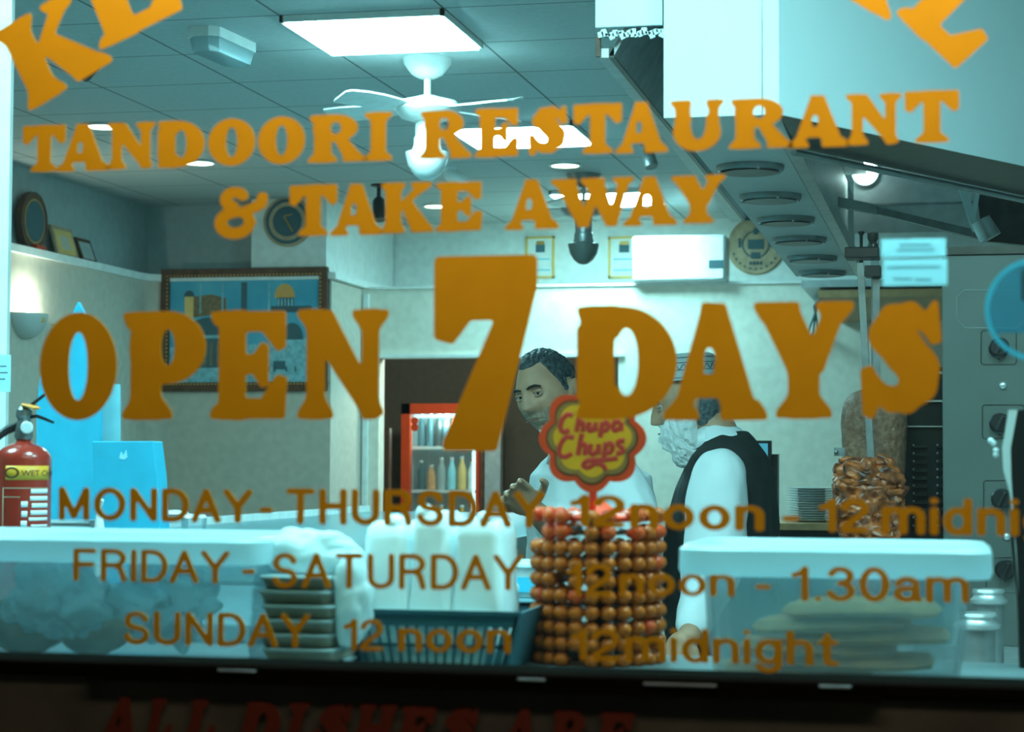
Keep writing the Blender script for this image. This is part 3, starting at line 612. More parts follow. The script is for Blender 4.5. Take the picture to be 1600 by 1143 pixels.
# small black ceiling spots and cameras
def spot(px, py, label, m, aim, name='ceiling_spotlight', s=1.0, drop=.05):
    q = az(px, py, CZ); t = thing(name, label, 'spotlight', (q.x, q.y, CZ))
    build('mount', MB().lathe((q.x, q.y, CZ), [(.045*s, 0), (.045*s, -.012), (.012*s, -.02), (.012*s, -drop)], 20), m, t)
    e = Vector((q.x, q.y, CZ-drop)); build('head', MB().tube([e+Vector(aim)*(-.02*s), e+Vector(aim)*.0, e+Vector(aim)*.10*s, e+Vector(aim)*.115*s], [.018*s, .034*s, .042*s, .038*s], 20), m, t)
spot(592, 288, 'black pendant spotlight left of the word TAKE near the back wall', 'black', (.15, -.2, -.96), s=1.0, drop=.09)
spot(150, 90, 'small black spotlight beside the big letter K', 'black', (-.5, -.5, -.7), s=.62, drop=.03)
spot(1012, 225, 'small grey camera under the hood edge', 'steel_d', (.25, -.3, -.92), s=.8, drop=.03)  # a ceiling camera in the same form as the spots
spot(700, 262, 'small white fitting beside the fan bowl', 'white', (.8, .2, -.55), s=1.0, drop=.03)  # white ceiling fitting in the same form as the spots
# ------------------------------------------------------------------ things on the left ledge and walls
def on_ledge(px): d = ray(px, 390); return d.y/d.x*(WX-.05)
def left_face(Y): return WX-.035
Y0 = on_ledge(56)
t = thing('oval_plate', 'oval brown plate with dark centre standing on the left ledge', 'plate', (WX-.05, Y0, LZ))
mx = Matrix.Rotation(R(12), 3, 'Y')
def oval(mb, ry, rz, x0, x1, cz, inner=None, seg=40):
    vs = []; c = Vector((WX-.07, Y0, LZ))
    for x in (x0, x1):
        for k in range(seg):
            q_ = 2*math.pi*k/seg; v = Vector((x, ry*math.cos(q_), cz+rz*math.sin(q_))); vs.append(c+v)
    mb.add(vs, [tuple(range(seg))[::-1], tuple(range(seg, 2*seg))]+[(k, (k+1) % seg, seg+(k+1) % seg, seg+k) for k in range(seg)])
m1 = MB(); oval(m1, .155, .155, -.02, .012, .157); build('rim', m1, 'brown', t)
m1 = MB(); oval(m1, .118, .118, .012, .0135, .157); build('gilt_ring', m1, 'gold', t)
m1 = MB(); oval(m1, .108, .108, .0135, .015, .157); build('centre', m1, 'dome_grey', t)
m1 = MB(); m1.box((WX-.06, Y0-.05+.03, LZ), (WX-.035, Y0+.09, LZ+.035)); build('stand', m1, 'red', t, smooth=False)
def ledge_frame(px, w_, h_, label, face, fr, lean=.05, deco=None):
    Yc = on_ledge(px); t = thing('standing_frame', label, 'picture frame', (WX-.05, Yc, LZ))
    xb_, xt = WX-.03, WX-.03-lean
    def quad(y0, y1, z0, z1, dx=0):
        f_ = lambda z: xb_+(xt-xb_)*(z-LZ)/h_+dx
        return [(f_(z0), y0, z0), (f_(z0), y1, z0), (f_(z1), y1, z1), (f_(z1), y0, z1)]
    build('frame', MB().prism(quad(Yc-w_/2, Yc+w_/2, LZ, LZ+h_), (-.015, 0, 0)), fr, t, smooth=False)
    build('picture', MB().prism(quad(Yc-w_/2+.02, Yc+w_/2-.02, LZ+.02, LZ+h_-.02, .001), (-.002, 0, 0)), face, t, smooth=False)
    if deco: build('print', MB().prism(quad(Yc-w_*.22, Yc+w_*.2, LZ+h_*.25, LZ+h_*.7, .003), (-.002, 0, 0)), deco, t, smooth=False)
ledge_frame(103, .26, .17, 'pale gold framed picture leaning on the left ledge, middle of three', 'gold_l', 'plaque', deco='wall_warm')
ledge_frame(137, .19, .135, 'dark wooden framed picture leaning on the left ledge, farthest of three', 'wall_cool', 'brown')
# wall sconce
q = ax(38, 490, WX+.0); Ys = q.y; zs = q.z
t = thing('wall_sconce', 'half-bowl wall uplighter glowing on the left wall', 'wall lamp', (WX, Ys, zs-.14))
mb = MB(); seg = 24; rows = 10; vs = []
for i in range(rows+1):
    ph = math.pi/2*i/rows
    for k in range(seg+1):
        th_ = math.pi*k/seg; vs.append((WX+.11*math.cos(ph)*math.sin(th_)+.001, Ys+.16*math.cos(ph)*math.cos(th_), zs-.13*math.sin(ph)))
mb.add(vs, [(i*(seg+1)+k, i*(seg+1)+k+1, (i+1)*(seg+1)+k+1, (i+1)*(seg+1)+k) for i in range(rows) for k in range(seg)])
so = build('shade', mb, 'duct', t); so.modifiers.new('s', 'SOLIDIFY').thickness = .004
build('bulb', MB().ball((WX+.05, Ys, zs-.02), .025), emat('sconce_bulb', (1, .95, .80), 30), t)
mb = MB()
for k in range(9): mb.ball((WX+.112+.0*k, Ys+.09+.006*k, zs-.05-.008*k*(k % 2)), .005, 6, 4)
build('leaf_ornament', mb, 'gold_l', t); mb = MB()
for dy, dz2 in ((-.03, -.03), (-.02, -.02), (-.035, -.04), (-.015, -.035)): mb.ball((WX+.108, Ys+dy+.02, zs+dz2), .008, 6, 4)
build('leaf_ornament', mb, 'gold_l', t)
point_light('sconce_glow', (WX+.06, Ys, zs+.02), 8, (1, .93, .75), .03)
# second ledge things: clock-like plaque on the pillar
q = at(450, 346, LY+.04)
t = thing('round_plaque', 'round dark plaque with gold ring high on the pillar', 'plaque', (q.x, LY+.05, q.z-.14))
for nm, r0, r1, m_, dp in (('rim', 0, .148, 'plaque', .02), ('band', 0, .132, 'dome_grey', .022), ('gilt_ring', 0, .112, 'plaque', .024), ('centre', 0, .088, 'dome_grey', .026)):
    build(nm, MB().lathe((q.x, LY+.05, q.z), [(r1, 0), (r1, dp)], 40, (0, -1, 0)), m_, t)
build('emblem', MB().tube([(q.x-.02, LY+.022, q.z+.03), (q.x+.03, LY+.022, q.z+.04)], .004, 6).tube([(q.x-.02, LY+.022, q.z+.03), (q.x+.035, LY+.022, q.z-.06)], .005, 6), 'gold', t)
# big framed picture
def picture():
    Yp = LY-.003; A = at(252, 612, Yp); B = at(514, 418, Yp); x0, x1, z0, z1 = A.x, B.x, A.z, B.z
    z0 = at(383, 611, Yp).z; z1 = at(383, 419, Yp).z
    t = thing('framed_picture', 'large dark-framed picture of golden and grey domes on the left back wall', 'picture', ((x0+x1)/2, LY, z0))
    fw = .052; fr = MB()
    for a, b in (((x0,z0),(x1,z0+fw)), ((x0,z1-fw),(x1,z1)), ((x0,z0+fw),(x0+fw,z1-fw)), ((x1-fw,z0+fw),(x1,z1-fw))): fr.box((a[0], Yp-.03, a[1]), (b[0], Yp, b[1]))
    build('frame', fr, 'brown', t, smooth=False, bevel=.004)
    bd = MB(); n = 44
    for i in range(n):
        x = x0+fw*.8+(x1-x0-1.6*fw)*i/(n-1)
        for z in (z0+fw*.8, z1-fw*.8): bd.box((x-.005, Yp-.034, z-.004), (x+.005, Yp-.03, z+.004))
    for i in range(1, 27):
        z = z0+fw*.8+(z1-z0-1.6*fw)*i/27
        for x in (x0+fw*.8, x1-fw*.8): bd.box((x-.004, Yp-.034, z-.005), (x+.004, Yp-.03, z+.005))
    build('beading', bd, 'gold', t, smooth=False)
    ix0, ix1, iz0, iz1 = x0+fw, x1-fw, z0+fw, z1-fw; W_, H_ = ix1-ix0, iz1-iz0
    pa = build('painting', MB().box((ix0, Yp-.010, iz0), (ix1, Yp-.001, iz1)), 'sky_paint', t, smooth=False)
    def shape(pts, m_, lay):  # printed shapes, coordinates 0..1 in the painting
        build('printed_shape', MB().prism([(ix0+W_*u, Yp-.010-.0006*lay, iz0+H_*v) for u, v in pts], (0, .0004, 0)), m_, pa, smooth=False)
    dome = lambda cx, cy, r_, h_: [(cx+r_*math.cos(a*math.pi/12), cy+h_*math.sin(a*math.pi/12)**.9) for a in range(13)]
    shape([(0,0),(1,0),(1,.42),(.55,.36),(.3,.30),(0,.34)], 'pale_paint', 1)
    shape([(.10,.62),(.16,.62),(.16,.82),(.10,.82)], 'gold_l', 2); shape(dome(.13, .82, .035, .06), 'dome_grey', 2)
    shape([(.16,.62),(.38,.66),(.38,.80),(.28,.84),(.16,.82)], 'stone_paint', 2)
    shape(dome(.26, .42, .15, .20), 'dome_grey', 3); shape([(.13,.14),(.40,.14),(.40,.42),(.13,.42)], 'dome_grey', 3)
    shape([(.13,.42),(.40,.42),(.40,.45),(.13,.45)], 'pale_paint', 4)
    for i in range(6): shape([(.15+.042*i,.16),(.165+.042*i,.16),(.165+.042*i,.38),(.15+.042*i,.38)], 'stone_paint', 4)
    shape(dome(.77, .80, .068, .13), 'gold', 3); shape([(.72,.70),(.83,.70),(.83,.80),(.72,.80)], 'dome_grey', 2)
    for i in range(5): shape([(.725+.022*i,.71),(.735+.022*i,.71),(.735+.022*i,.79),(.725+.022*i,.79)], 'pale_paint', 3)
    shape([(.68,.66),(.95,.66),(.95,.72),(.68,.72)], 'dome_grey', 4)
    for u in (.66, .35, .20): shape([(u,.66),(u+.012,.66),(u+.010,.92),(u+.006,.97),(u+.002,.92)], 'pale_paint', 3)
    shape([(.48,.6),(.52,.6),(.52,.95),(.48,.95)], 'dome_grey', 2)
    shape(dome(.82, .40, .075, .16), 'dome_grey', 5); shape([(.70,.22),(.92,.22),(.92,.40),(.70,.40)], 'pale_paint', 5)
    for u in (.45, .52, .58, .66, .70, .78, .84): shape([(u,.10),(u+.012,.10),(u+.010,.15),(u+.002,.15)], 'dome_grey', 6)
    shape([(.70,.12),(.78,.12),(.78,.20),(.70,.20)], 'ink', 6)
picture()
# ------------------------------------------------------------------ back wall things
def certificate(x0, y0, x1, y1, label):
    Yc = BY+.02; a = at(x0, y1, Yc); b = at(x1, y0, Yc); t = thing('framed_certificate', label, 'certificate', ((a.x+b.x)/2, Yc, a.z)); f = .014
    fr = MB()
    for p_, q_ in (((a.x,a.z),(b.x,a.z+f)), ((a.x,b.z-f),(b.x,b.z)), ((a.x,a.z),(a.x+f,b.z)), ((b.x-f,a.z),(b.x,b.z))): fr.box((p_[0], Yc-.018, p_[1]), (q_[0], Yc, q_[1]))
    build('frame', fr, 'gold_l', t, smooth=False); build('certificate_sheet', MB().box((a.x+f, Yc-.006, a.z+f), (b.x-f, Yc-.001, b.z-f)), 'white', t, smooth=False)
    cx = (a.x+b.x)/2; h = b.z-a.z; w_ = b.x-a.x
    build('emblem', MB().box((cx-w_*.16, Yc-.0072, a.z+h*.62), (cx+w_*.16, Yc-.006, a.z+h*.82)), 'ink', t, smooth=False)
    build('emblem_top', MB().box((cx-w_*.14, Yc-.0074, a.z+h*.80), (cx+w_*.14, Yc-.0061, a.z+h*.89)), 'gold', t, smooth=False)
    for v in (.44, .18): build('printed_line', MB().box((cx-w_*.34, Yc-.0072, a.z+h*v), (cx+w_*.34, Yc-.006, a.z+h*(v+.035))), 'ink_l', t, smooth=False)
certificate(822, 369, 867, 435, 'gold-framed certificate left of the far fan lamp')
certificate(951, 369, 1000, 435, 'gold-framed certificate partly behind the white wall heater')
q0 = at(988, 445, BL-.06); q1 = at(1135, 366, BL-.06); q0.z = LB+.001
t = thing('wall_heater', 'white box-shaped wall unit with small dark display on the back wall', 'heater', ((q0.x+q1.x)/2, BL, q0.z))
build('casing', MB().box((q0.x, BL-.08, q0.z), (q1.x, BL+.12, q1.z)), 'white_gloss', t, bevel=.02)
build('display', MB().box((q1.x-.10, BL-.084, q0.z+.075), (q1.x-.015, BL-.079, q0.z+.122)), 'dome_grey', t, smooth=False)
build('air_slot', MB().box((q0.x+.04, BL-.082, q0.z+.012), (q1.x-.03, BL-.079, q0.z+.018)), 'wall_cool', t, smooth=False)
q = at(1181, 384, BY)
t = thing('round_wall_plaque', 'large round wooden plaque with dark emblem beside the hood strip', 'plaque', (q.x, BY+.02, q.z-.18))
build('disc', MB().lathe((q.x, BY+.02, q.z), [(.178, 0), (.18, .01), (.172, .025), (.16, .025), (.157, .022), (.13, .022)], 48, (0, -1, 0)), 'plaque', t)
build('ring', MB().lathe((q.x, BY-.004, q.z+.01), [(.078, 0), (.086, 0), (.086, .004), (.078, .004), (.078, 0)], 40, (0, -1, 0), False), 'dome_grey', t)
e = MB(); 
for dx, dz2, w_, h_ in ((0, .01, .05, .03), (0, -.06, .03, .02), (0, .09, .015, .02), (-.1, .02, .008, .03), (.1, .02, .008, .03)): e.box((q.x+dx-w_, BY-.007, q.z+dz2-h_), (q.x+dx+w_, BY-.003, q.z+dz2+h_))
build('emblem', e, 'dome_grey', t, smooth=False)
m1 = MB()
for i in range(4): m1.box((q.x-.04+.022*i, BY-.007, q.z-.118), (q.x-.025+.022*i, BY-.003, q.z-.098))
for i in range(11):
    a = R(200+14*i); m1.box((q.x+.145*math.cos(a)-.006, BY-.007, q.z+.145*math.sin(a)-.006), (q.x+.145*math.cos(a)+.006, BY-.004, q.z+.145*math.sin(a)+.006))
build('lettering', m1, 'dome_grey', t, smooth=False)
# wall shelf with a white box, right of the hood strip
Yh = 10.2; a = at(1255, 455, Yh); b = at(1475, 437, Yh)
t = thing('steel_shelf', 'grey steel shelf behind the doner spit rods', 'shelf', ((a.x+b.x)/2, Yh, a.z))
build('shelf_board', MB().box((a.x, Yh-.12, a.z+.01), (b.x, BL, a.z+.045)), 'steel', t, smooth=False)
build('wooden_edge', MB().box((a.x+.08, Yh-.10, a.z-.04), (b.x+.1, BL, a.z-.002)), 'wood', t, smooth=False)
a2 = at(1268, 442, Yh-.05); b2 = at(1338, 431, Yh-.05)
bo = thing('carton', 'long white carton with orange mark lying on the steel shelf', 'box', ((a2.x+b2.x)/2, Yh, a.z+.045))
build('carton_body', MB().box((a2.x, Yh-.1, a.z+.046), (b2.x+.14, Yh+.1, a.z+.085)), 'white', bo, smooth=False)
build('printed_mark', MB().box((a2.x+.05, Yh-.102, a.z+.058), (a2.x+.09, Yh-.1, a.z+.068)), 'orange', bo, smooth=False)
m1 = MB(); ca = at(1300, 460, Yh)
for k in range(3):
    p0 = at(1255-6*k, 478, Yh); p1 = at(1285, 462, Yh); p2 = at(1262+9*k, 520, BL-.02); p3 = at(1250+10*k, 540, BL-.02)
    m1.tube([at(1340, 462, Yh), p1, at(1278-3*k, 478, Yh+.6), p2, p3], .006, 6)
tag(build('cable', m1, 'ink'), 'loose dark cables hanging from the steel shelf', 'cable')
# ------------------------------------------------------------------ drinks fridge in the corridor
Yf = BY+.62; a = at(626, 800, Yf); b = at(757, 630, Yf); fx0, fx1, fz1 = a.x, b.x, b.z
fz0 = .0; t = thing('drinks_fridge', 'red upright drinks fridge with lit glass door in the corridor', 'fridge', ((fx0+fx1)/2, Yf+.3, 0))
fr = MB(); sw = .05
fr.box((fx0, Yf, fz0), (fx0+sw+.01, Yf+.06, fz1)).box((fx1-sw-.01, Yf, fz0), (fx1, Yf+.06, fz1)).box((fx0, Yf, fz1-.07), (fx1, Yf+.06, fz1)).box((fx0, Yf, fz0), (fx1, Yf+.06, .25))
build('door_frame', fr, 'red', t, smooth=False)
cb = MB(); cb.box((fx0, Yf+.06, .05), (fx0+.03, Yf+.6, fz1)).box((fx1-.03, Yf+.06, .05), (fx1, Yf+.6, fz1)).box((fx0, Yf+.06, fz1-.03), (fx1, Yf+.6, fz1)).box((fx0, Yf+.57, .05), (fx1, Yf+.6, fz1)).box((fx0, Yf+.06, .05), (fx1, Yf+.6, .25))
build('cabinet', cb, 'white', t, smooth=False)
build('door_glass', MB().box((fx0+sw, Yf+.02, .25), (fx1-sw, Yf+.026, fz1-.07)), 'glass', t, smooth=False)
build('light_tube', MB().tube([(fx1-.09, Yf+.08, .3), (fx1-.09, Yf+.08, fz1-.1)], .012), 'fridge_glow', t)
build('light_tube', MB().tube([(fx0+.07, Yf+.08, fz1-.085), (fx1-.09, Yf+.08, fz1-.085)], .010), 'fridge_glow', t)
levels = [at(700, 697, Yf+.1).z, at(700, 765, Yf+.1).z, at(700, 835, Yf+.1).z, at(700, 905, Yf+.1).z]
for i, z in enumerate(levels):
    build('shelf', MB().box((fx0+.05, Yf+.07, z-.02), (fx1-.05, Yf+.55, z)), 'white_gloss', t, smooth=False)
q = at(648, 657, Yf+.0)
build('round_logo', MB().lathe((q.x, Yf+.0, q.z), [(.026, 0), (.026, .003)], 24, (0, -1, 0)).lathe((q.x, Yf, q.z-.045), [(.026, 0), (.026, .003)], 24, (0, -1, 0)), 'red', t)
point_light('fridge_light', ((fx0+fx1)/2, Yf+.12, fz1-.12), 7, (.6, 1, 1), .03)
bcol = [[('dome_grey', .23), ('dome_grey', .23), ('black', .23), ('dome_grey', .22), ('red', .22), ('white', .22), ('dome_grey', .22)],
        [('dome_grey', .20), ('bread', .17), ('wall_cool', .22), ('blue_l', .22), ('gold_l', .23), ('white', .21)],
        [('blue_l', .18), ('white', .2), ('orange', .2), ('blue_l', .2), ('yellow', .2), ('white', .2)]]
bn = {'dome_grey': 'dark', 'black': 'black', 'red': 'red-labelled', 'white': 'white', 'bread': 'pale tan', 'wall_cool': 'grey', 'blue_l': 'pale blue', 'gold_l': 'cream', 'orange': 'orange', 'yellow': 'yellow'}
for li, row in enumerate(bcol):
    n = len(row); z = levels[li]+.0
    for k, (m_, h) in enumerate(row):
        x = fx0+.10+(fx1-fx0-.22)*k/(n-1); y = Yf+.16
        sh = ['top', 'middle', 'lower'][li]
        pos = ['first', 'second', 'third', 'fourth', 'fifth', 'sixth', 'seventh'][k]
        o = thing('drink_bottle', f'{bn[m_]} drink bottle, {pos} from the left on the {sh} fridge shelf', 'bottle', (x, y, z), f'drinks on the {sh} fridge shelf')
        build('bottle_body', MB().lathe((x, y, z+.001), [(.028, 0), (.03, .01), (.03, h*.55), (.026, h*.66), (.013, h*.82), (.012, h*.92)], 16), m_, o)
        build('bottle_cap', MB().lathe((x, y, z+h*.92), [(.015, 0), (.015, h*.08)], 12), 'white' if m_ != 'white' else 'red', o)
# ------------------------------------------------------------------ extractor hood
HZ = 2.14; HF = 4.3
c0 = at(1037, 184, HF); c1 = at(1217, 184, HF); zb2 = c0.z
r1_ = az(1600, 259, zb2); dirr = (r1_-Vector((c1.x, HF, zb2))); r1_ = Vector((c1.x, HF, zb2)) + dirr*1.6
t = thing('extractor_hood', 'big pale steel extractor hood over the kebab grill', 'extractor hood', ((c0.x+r1_.x)/2, HF+.5, zb2))
f1 = MB(); f1.box((c0.x, HF, zb2), (c1.x, HF+.012, CZ-.001)); f1.prism([(c1.x, HF, zb2), (r1_.x, r1_.y, zb2), (r1_.x, r1_.y, CZ-.001), (c1.x, HF, CZ-.001)], (0, .012, 0))
build('front_panel', f1, 'steel_w', t, smooth=False)
sx = at(1191, 100, HF).x; build('panel_seam', MB().box((sx-.0015, HF-.001, zb2), (sx+.0015, HF, CZ-.001)), 'steel_d', t, smooth=False)
un = az(1060, 233, zb2).y
build('underside_lip', MB().box((c0.x, HF+.012, zb2), (c1.x+.0, un, zb2+.012)), 'duct', t, smooth=False)
e1 = az(1240, 230, zb2); e2 = az(1600, 306, zb2); e2 = e1+(e2-e1)*1.6
build('grease_gutter', MB().prism([(c1.x, HF+.012, zb2), (r1_.x, r1_.y+.012, zb2), e2, e1], (0, 0, .03)), 'grease', t, smooth=False)
g1 = e1+Vector((0, 0, -.012)); g2 = e2+Vector((0, 0, -.012)); build('gutter_rail', MB().tube([g1, g2], .008, 10), 'steel', t)
build('side_panel', MB().box((c0.x, HF+.0125, zb2+.0125), (c0.x+.01, un, CZ-.001)), 'steel_w', t, smooth=False)
# plenum strip with round outlets
s0 = az(1088, 238, zb2); s1 = az(1224, 231, zb2); s2 = az(1336, 431, zb2); s3 = az(1243, 431, zb2)
y0s, y1s = un, (s2.y+s3.y)/2
xl0, xr0, xl1, xr1 = s0.x, s1.x, s3.x, s2.x
t2 = thing('plenum_duct', 'long grey ceiling duct with a row of round outlets running to the back', 'duct', ((xl0+xr0)/2, (y0s+y1s)/2, zb2))
build('duct_box', MB().prism([(xl0, y0s, zb2), (xr0, y0s, zb2), (xr1, y1s, zb2), (xl1, y1s, zb2)], (0, 0, .30)), 'duct', t2, smooth=False)
build('edge_rail', MB().prism([(xr0+.003, y0s, zb2-.003), (xr0+.035, y0s, zb2-.003), (xr1+.035, y1s, zb2-.003), (xr1+.003, y1s, zb2-.003)], (0, 0, .05)), 'steel', t2, smooth=False)
for px, py in ((1172,259),(1202,305),(1226,341),(1248,372),(1268,401),(1285,424)):
    q = az(px, py, zb2); k = (q.y-y0s)/(y1s-y0s); hw = (xr0+(xr1-xr0)*k-(xl0+(xl1-xl0)*k))/2; cx_ = xl0+(xl1-xl0)*k+hw
    rr_ = hw*.80
    o = build('outlet_ring', MB().lathe((cx_, q.y, zb2), [(rr_*.84, 0), (rr_*.86, -.012), (rr_*.95, -.016), (rr_, -.008), (rr_, 0)], 40), 'steel_d', t2)
    build('outlet_mouth', MB().lathe((cx_, q.y, zb2-.0165), [(rr_*.82, 0), (rr_*.82, -.002)], 36), 'grease' if py in (259, 341, 372) else 'steel_d', o)
    for a in (0, 90, 180, 270):
        build('screw', MB().ball((cx_+rr_*.93*math.cos(R(a+20)), q.y+rr_*.93*math.sin(R(a+20)), zb2-.015), .004, 8, 6), 'steel_w', o)
# canopy skirt left of the hood, hung from the ceiling
KZ = 2.30
a0 = az(934, 90, KZ); a1 = az(1143, 345, KZ); b0 = az(951, 90, KZ); b1 = az(1160, 345, KZ)
t3 = thing('canopy_skirt', 'grey steel canopy edge sloping back to the left of the hood', 'canopy', ((a0.x+a1.x)/2, (a0.y+a1.y)/2, KZ))
build('bottom_rail', MB().prism([a0, b0, b1, a1], (0, 0, .02)), 'steel', t3, smooth=False)
build('dark_joint', MB().prism([b0+Vector((0,0,.0)), b0+Vector((.012,0,0)), b1+Vector((.012,0,0)), b1], (0, 0, .022)), 'grease', t3, smooth=False)
build('inner_face', MB().prism([b0+Vector((.012,0,.004)), b1+Vector((.012,0,.004)), b1+Vector((.10,0,.16)), b0+Vector((.10,0,.16))], (-.012, 0, .0)), 'steel_d', t3, smooth=False)
kx = c0.x+.03
build('inner_top', MB().prism([b0+Vector((.10,0.0,.16)), (kx+.25, b0.y, KZ+.16), (kx+.25, b1.y, KZ+.16), b1+Vector((.10,0,.16))], (0, 0, .012)), 'white', t3, smooth=False)
build('fascia', MB().box((a0.x, a0.y-.03, at(985, 45, a0.y).z), (kx-.04, a0.y-.018, CZ-.001)), 'steel_w', t3, smooth=False)
mb = MB(); n = 20
for i in range(n):
    x = a0.x+.01+(.16)*i/n; mb.obox((x, a0.y-.02, at(985, 47, a0.y).z-.012+.004*math.sin(i*1.7)), (.012, .006, .012+.006*math.sin(i*2.3)), (0, random.uniform(-.5, .5), 0))
build('torn_foil', mb, 'steel_w', t3, smooth=False)
build('rust_edge', MB().box((a0.x-.002, a0.y-.015, KZ), (a0.x+.008, a0.y-.003, KZ+.045)), 'brown', t3, smooth=False)
build('end_plate', MB().box((a1.x, a1.y, KZ), (b1.x+.1, a1.y+.01, KZ+.14)), 'steel_d', t3, smooth=False)
# inside the hood: back panel, lamp, rods and brackets
YB = 7.6; q0 = at(1245, 366, YB); q1 = at(1700, 366, YB)
t4 = thing('hood_liner', 'teal-lit steel liner panel inside the hood behind the lamp', 'steel panel', ((q0.x+q1.x)/2, YB, q0.z))
build('back_panel', MB().box((at(1334, 366, YB).x, YB, q0.z), (q1.x, YB+.02, CZ-.001)), 'steel', t4, smooth=False)
build('panel_joint', MB().box((at(1334, 366, YB).x, YB-.006, at(1500, 318, YB).z), (q1.x, YB-.0005, at(1500, 315, YB).z)), 'steel_d', t4, smooth=False)
build('cross_beam', MB().prism([at(1282, 301, 7.0), at(1420, 330, 7.0), at(1420, 346, 7.0), at(1288, 318, 7.0)], (0, .03, 0)), 'steel', t4, smooth=False)
q = at(1351, 267, YB-.06)
t5 = thing('hood_lamp', 'round glowing bulkhead lamp inside the hood', 'lamp', (q.x, YB, q.z-.05))
build('lamp_base', MB().lathe((q.x, YB, q.z), [(.05, 0), (.05, .03)], 28, (0, -1, 0)), 'steel', t5)
build('glass_dome', MB().lathe((q.x, YB-.03, q.z), [(.040, 0), (.042, .02), (.036, .045), (.02, .062), (.002, .068)], 28, (0, -1, 0)), 'hood_glow', t5)
build('lower_rail', MB().prism([at(1368, 322, 6.6), at(1530, 360, 6.6), at(1535, 374, 6.6), at(1372, 334, 6.6)], (0, .04, 0)), 'steel_d', t4, smooth=False)
build('hanger_strap', MB().prism([at(1496, 292, 6.4), at(1510, 292, 6.4), at(1530, 358, 6.4), at(1520, 362, 6.4)], (0, .02, 0)).prism([at(1524, 300, 6.4), at(1531, 301, 6.4), at(1526, 330, 6.4), at(1519, 328, 6.4)], (0, .02, 0)).prism([at(1519, 328, 6.39), at(1526, 330, 6.39), at(1522, 352, 6.39), at(1515, 345, 6.39)], (0, .02, 0)), 'steel_w', t4, smooth=False)
build('dark_side', MB().prism([at(1526, 296, 6.7), at(1660, 330, 6.7), at(1660, 388, 6.7), at(1535, 376, 6.7)], (0, .03, 0)), 'grease', t4, smooth=False)
build('curved_deflector', MB().tube([at(1532, 344, 6.3), at(1548, 372, 6.3)], [.03, .034], 20), 'steel', t4)
# ------------------------------------------------------------------ counters
ST = 1.15
t = thing('service_counter', 'long pale-topped service counter running to the back on the left', 'counter', (-2.3, 7.5, 0))
build('worktop', MB().box((-3.07, 4.9, ST-.04), (-1.55, 10.4, ST)), 'counter', t, smooth=False, bevel=.004)
build('cabinet', MB().box((-3.03, 4.94, 0), (-1.6, 10.36, ST-.04)), 'steel', t, smooth=False)
build('back_edge', MB().box((-3.09, 4.9, ST), (-3.07, 10.4, ST+.03)), 'wall_white', t, smooth=False)
t = thing('steel_counter', 'stainless steel counter with doors between the lollipop stand and the basket', 'counter', (-1.9, 4, 0))
build('worktop', MB().box((-2.6, 3.2, ST-.03), (-.82, 4.18, ST)), 'counter', t, smooth=False, bevel=.003)
build('cabinet', MB().box((-2.56, 3.24, 0), (-.86, 4.14, ST-.03)), 'steel', t, smooth=False)
for k in range(2): build('door', MB().box((-.858, 3.27+.43*k, .12), (-.84, 3.68+.43*k, ST-.08)), 'steel_d', t, smooth=False, bevel=.004)
t = thing('window_counter', 'pale shelf just inside the window under the tubs and boxes', 'shelf', (-.5, 2.85, 0))
CT = 1.125
build('shelf_top', MB().box((-2.1, WY+.13, CT-.04), (1.2, 3.12, CT)), 'shelf_dark', t, smooth=False, bevel=.003)
build('shelf_front', MB().box((-2.1, 3.06, 0), (1.2, 3.10, CT-.04)), 'shelf_dark', t, smooth=False)
RT = 1.0
t = thing('grill_counter', 'stainless steel counter carrying the kebab grill on the right', 'counter', (.3, 4.6, 0))
build('worktop', MB().box((-.36, 3.7, RT-.04), (1.3, 6.0, RT)), 'steel', t, smooth=False, bevel=.004)
build('cabinet', MB().box((-.33, 3.75, 0), (1.27, 5.95, RT-.04)), 'steel_d', t, smooth=False)
a = at(1222, 816, 9.4); b = at(1420, 816, 9.4)
t = thing('back_shelf_unit', 'wooden-topped dark unit under the stack of plates', 'shelf unit', ((a.x+b.x)/2, 9.6, 0))
build('wooden_top', MB().box((a.x-.1, 9.3, a.z-.03), (b.x, 9.9, a.z)), 'wood', t, smooth=False)
build('carcass', MB().box((a.x-.06, 9.34, 0), (b.x, 9.9, a.z-.03)), 'black_m', t, smooth=False)
PZ = a.z
# plates
q = at(1268, 800, 9.55); pl0 = None
for k in range(14):
    z = PZ+.0005+.0112*k; names = 'white dinner plate in the stack on the wooden-topped unit'
    if pl0 is None:
        pl0 = build('dinner_plate', MB().lathe((q.x, 9.55, z), [(.06, 0), (.065, .004), (.09, .006), (.116, .0105), (.118, .013), (.112, .0125), (.088, .0085), (.06, .006), (.001, .006)], 36), 'ceramic'); o = pl0
        z00 = o.location.z
    else: o = pl0.copy(); COL.objects.link(o); o.location.z = z00+.0112*k
    nth = ['lowest', 'second', 'third', 'fourth', 'fifth', 'sixth', 'seventh', 'eighth', 'ninth', 'tenth', 'eleventh', 'twelfth', 'second highest', 'topmost'][k]
    tag(o, names + ', ' + nth + (' from the bottom' if 0 < k < 12 else ''), 'plate', 'plates in the back stack')
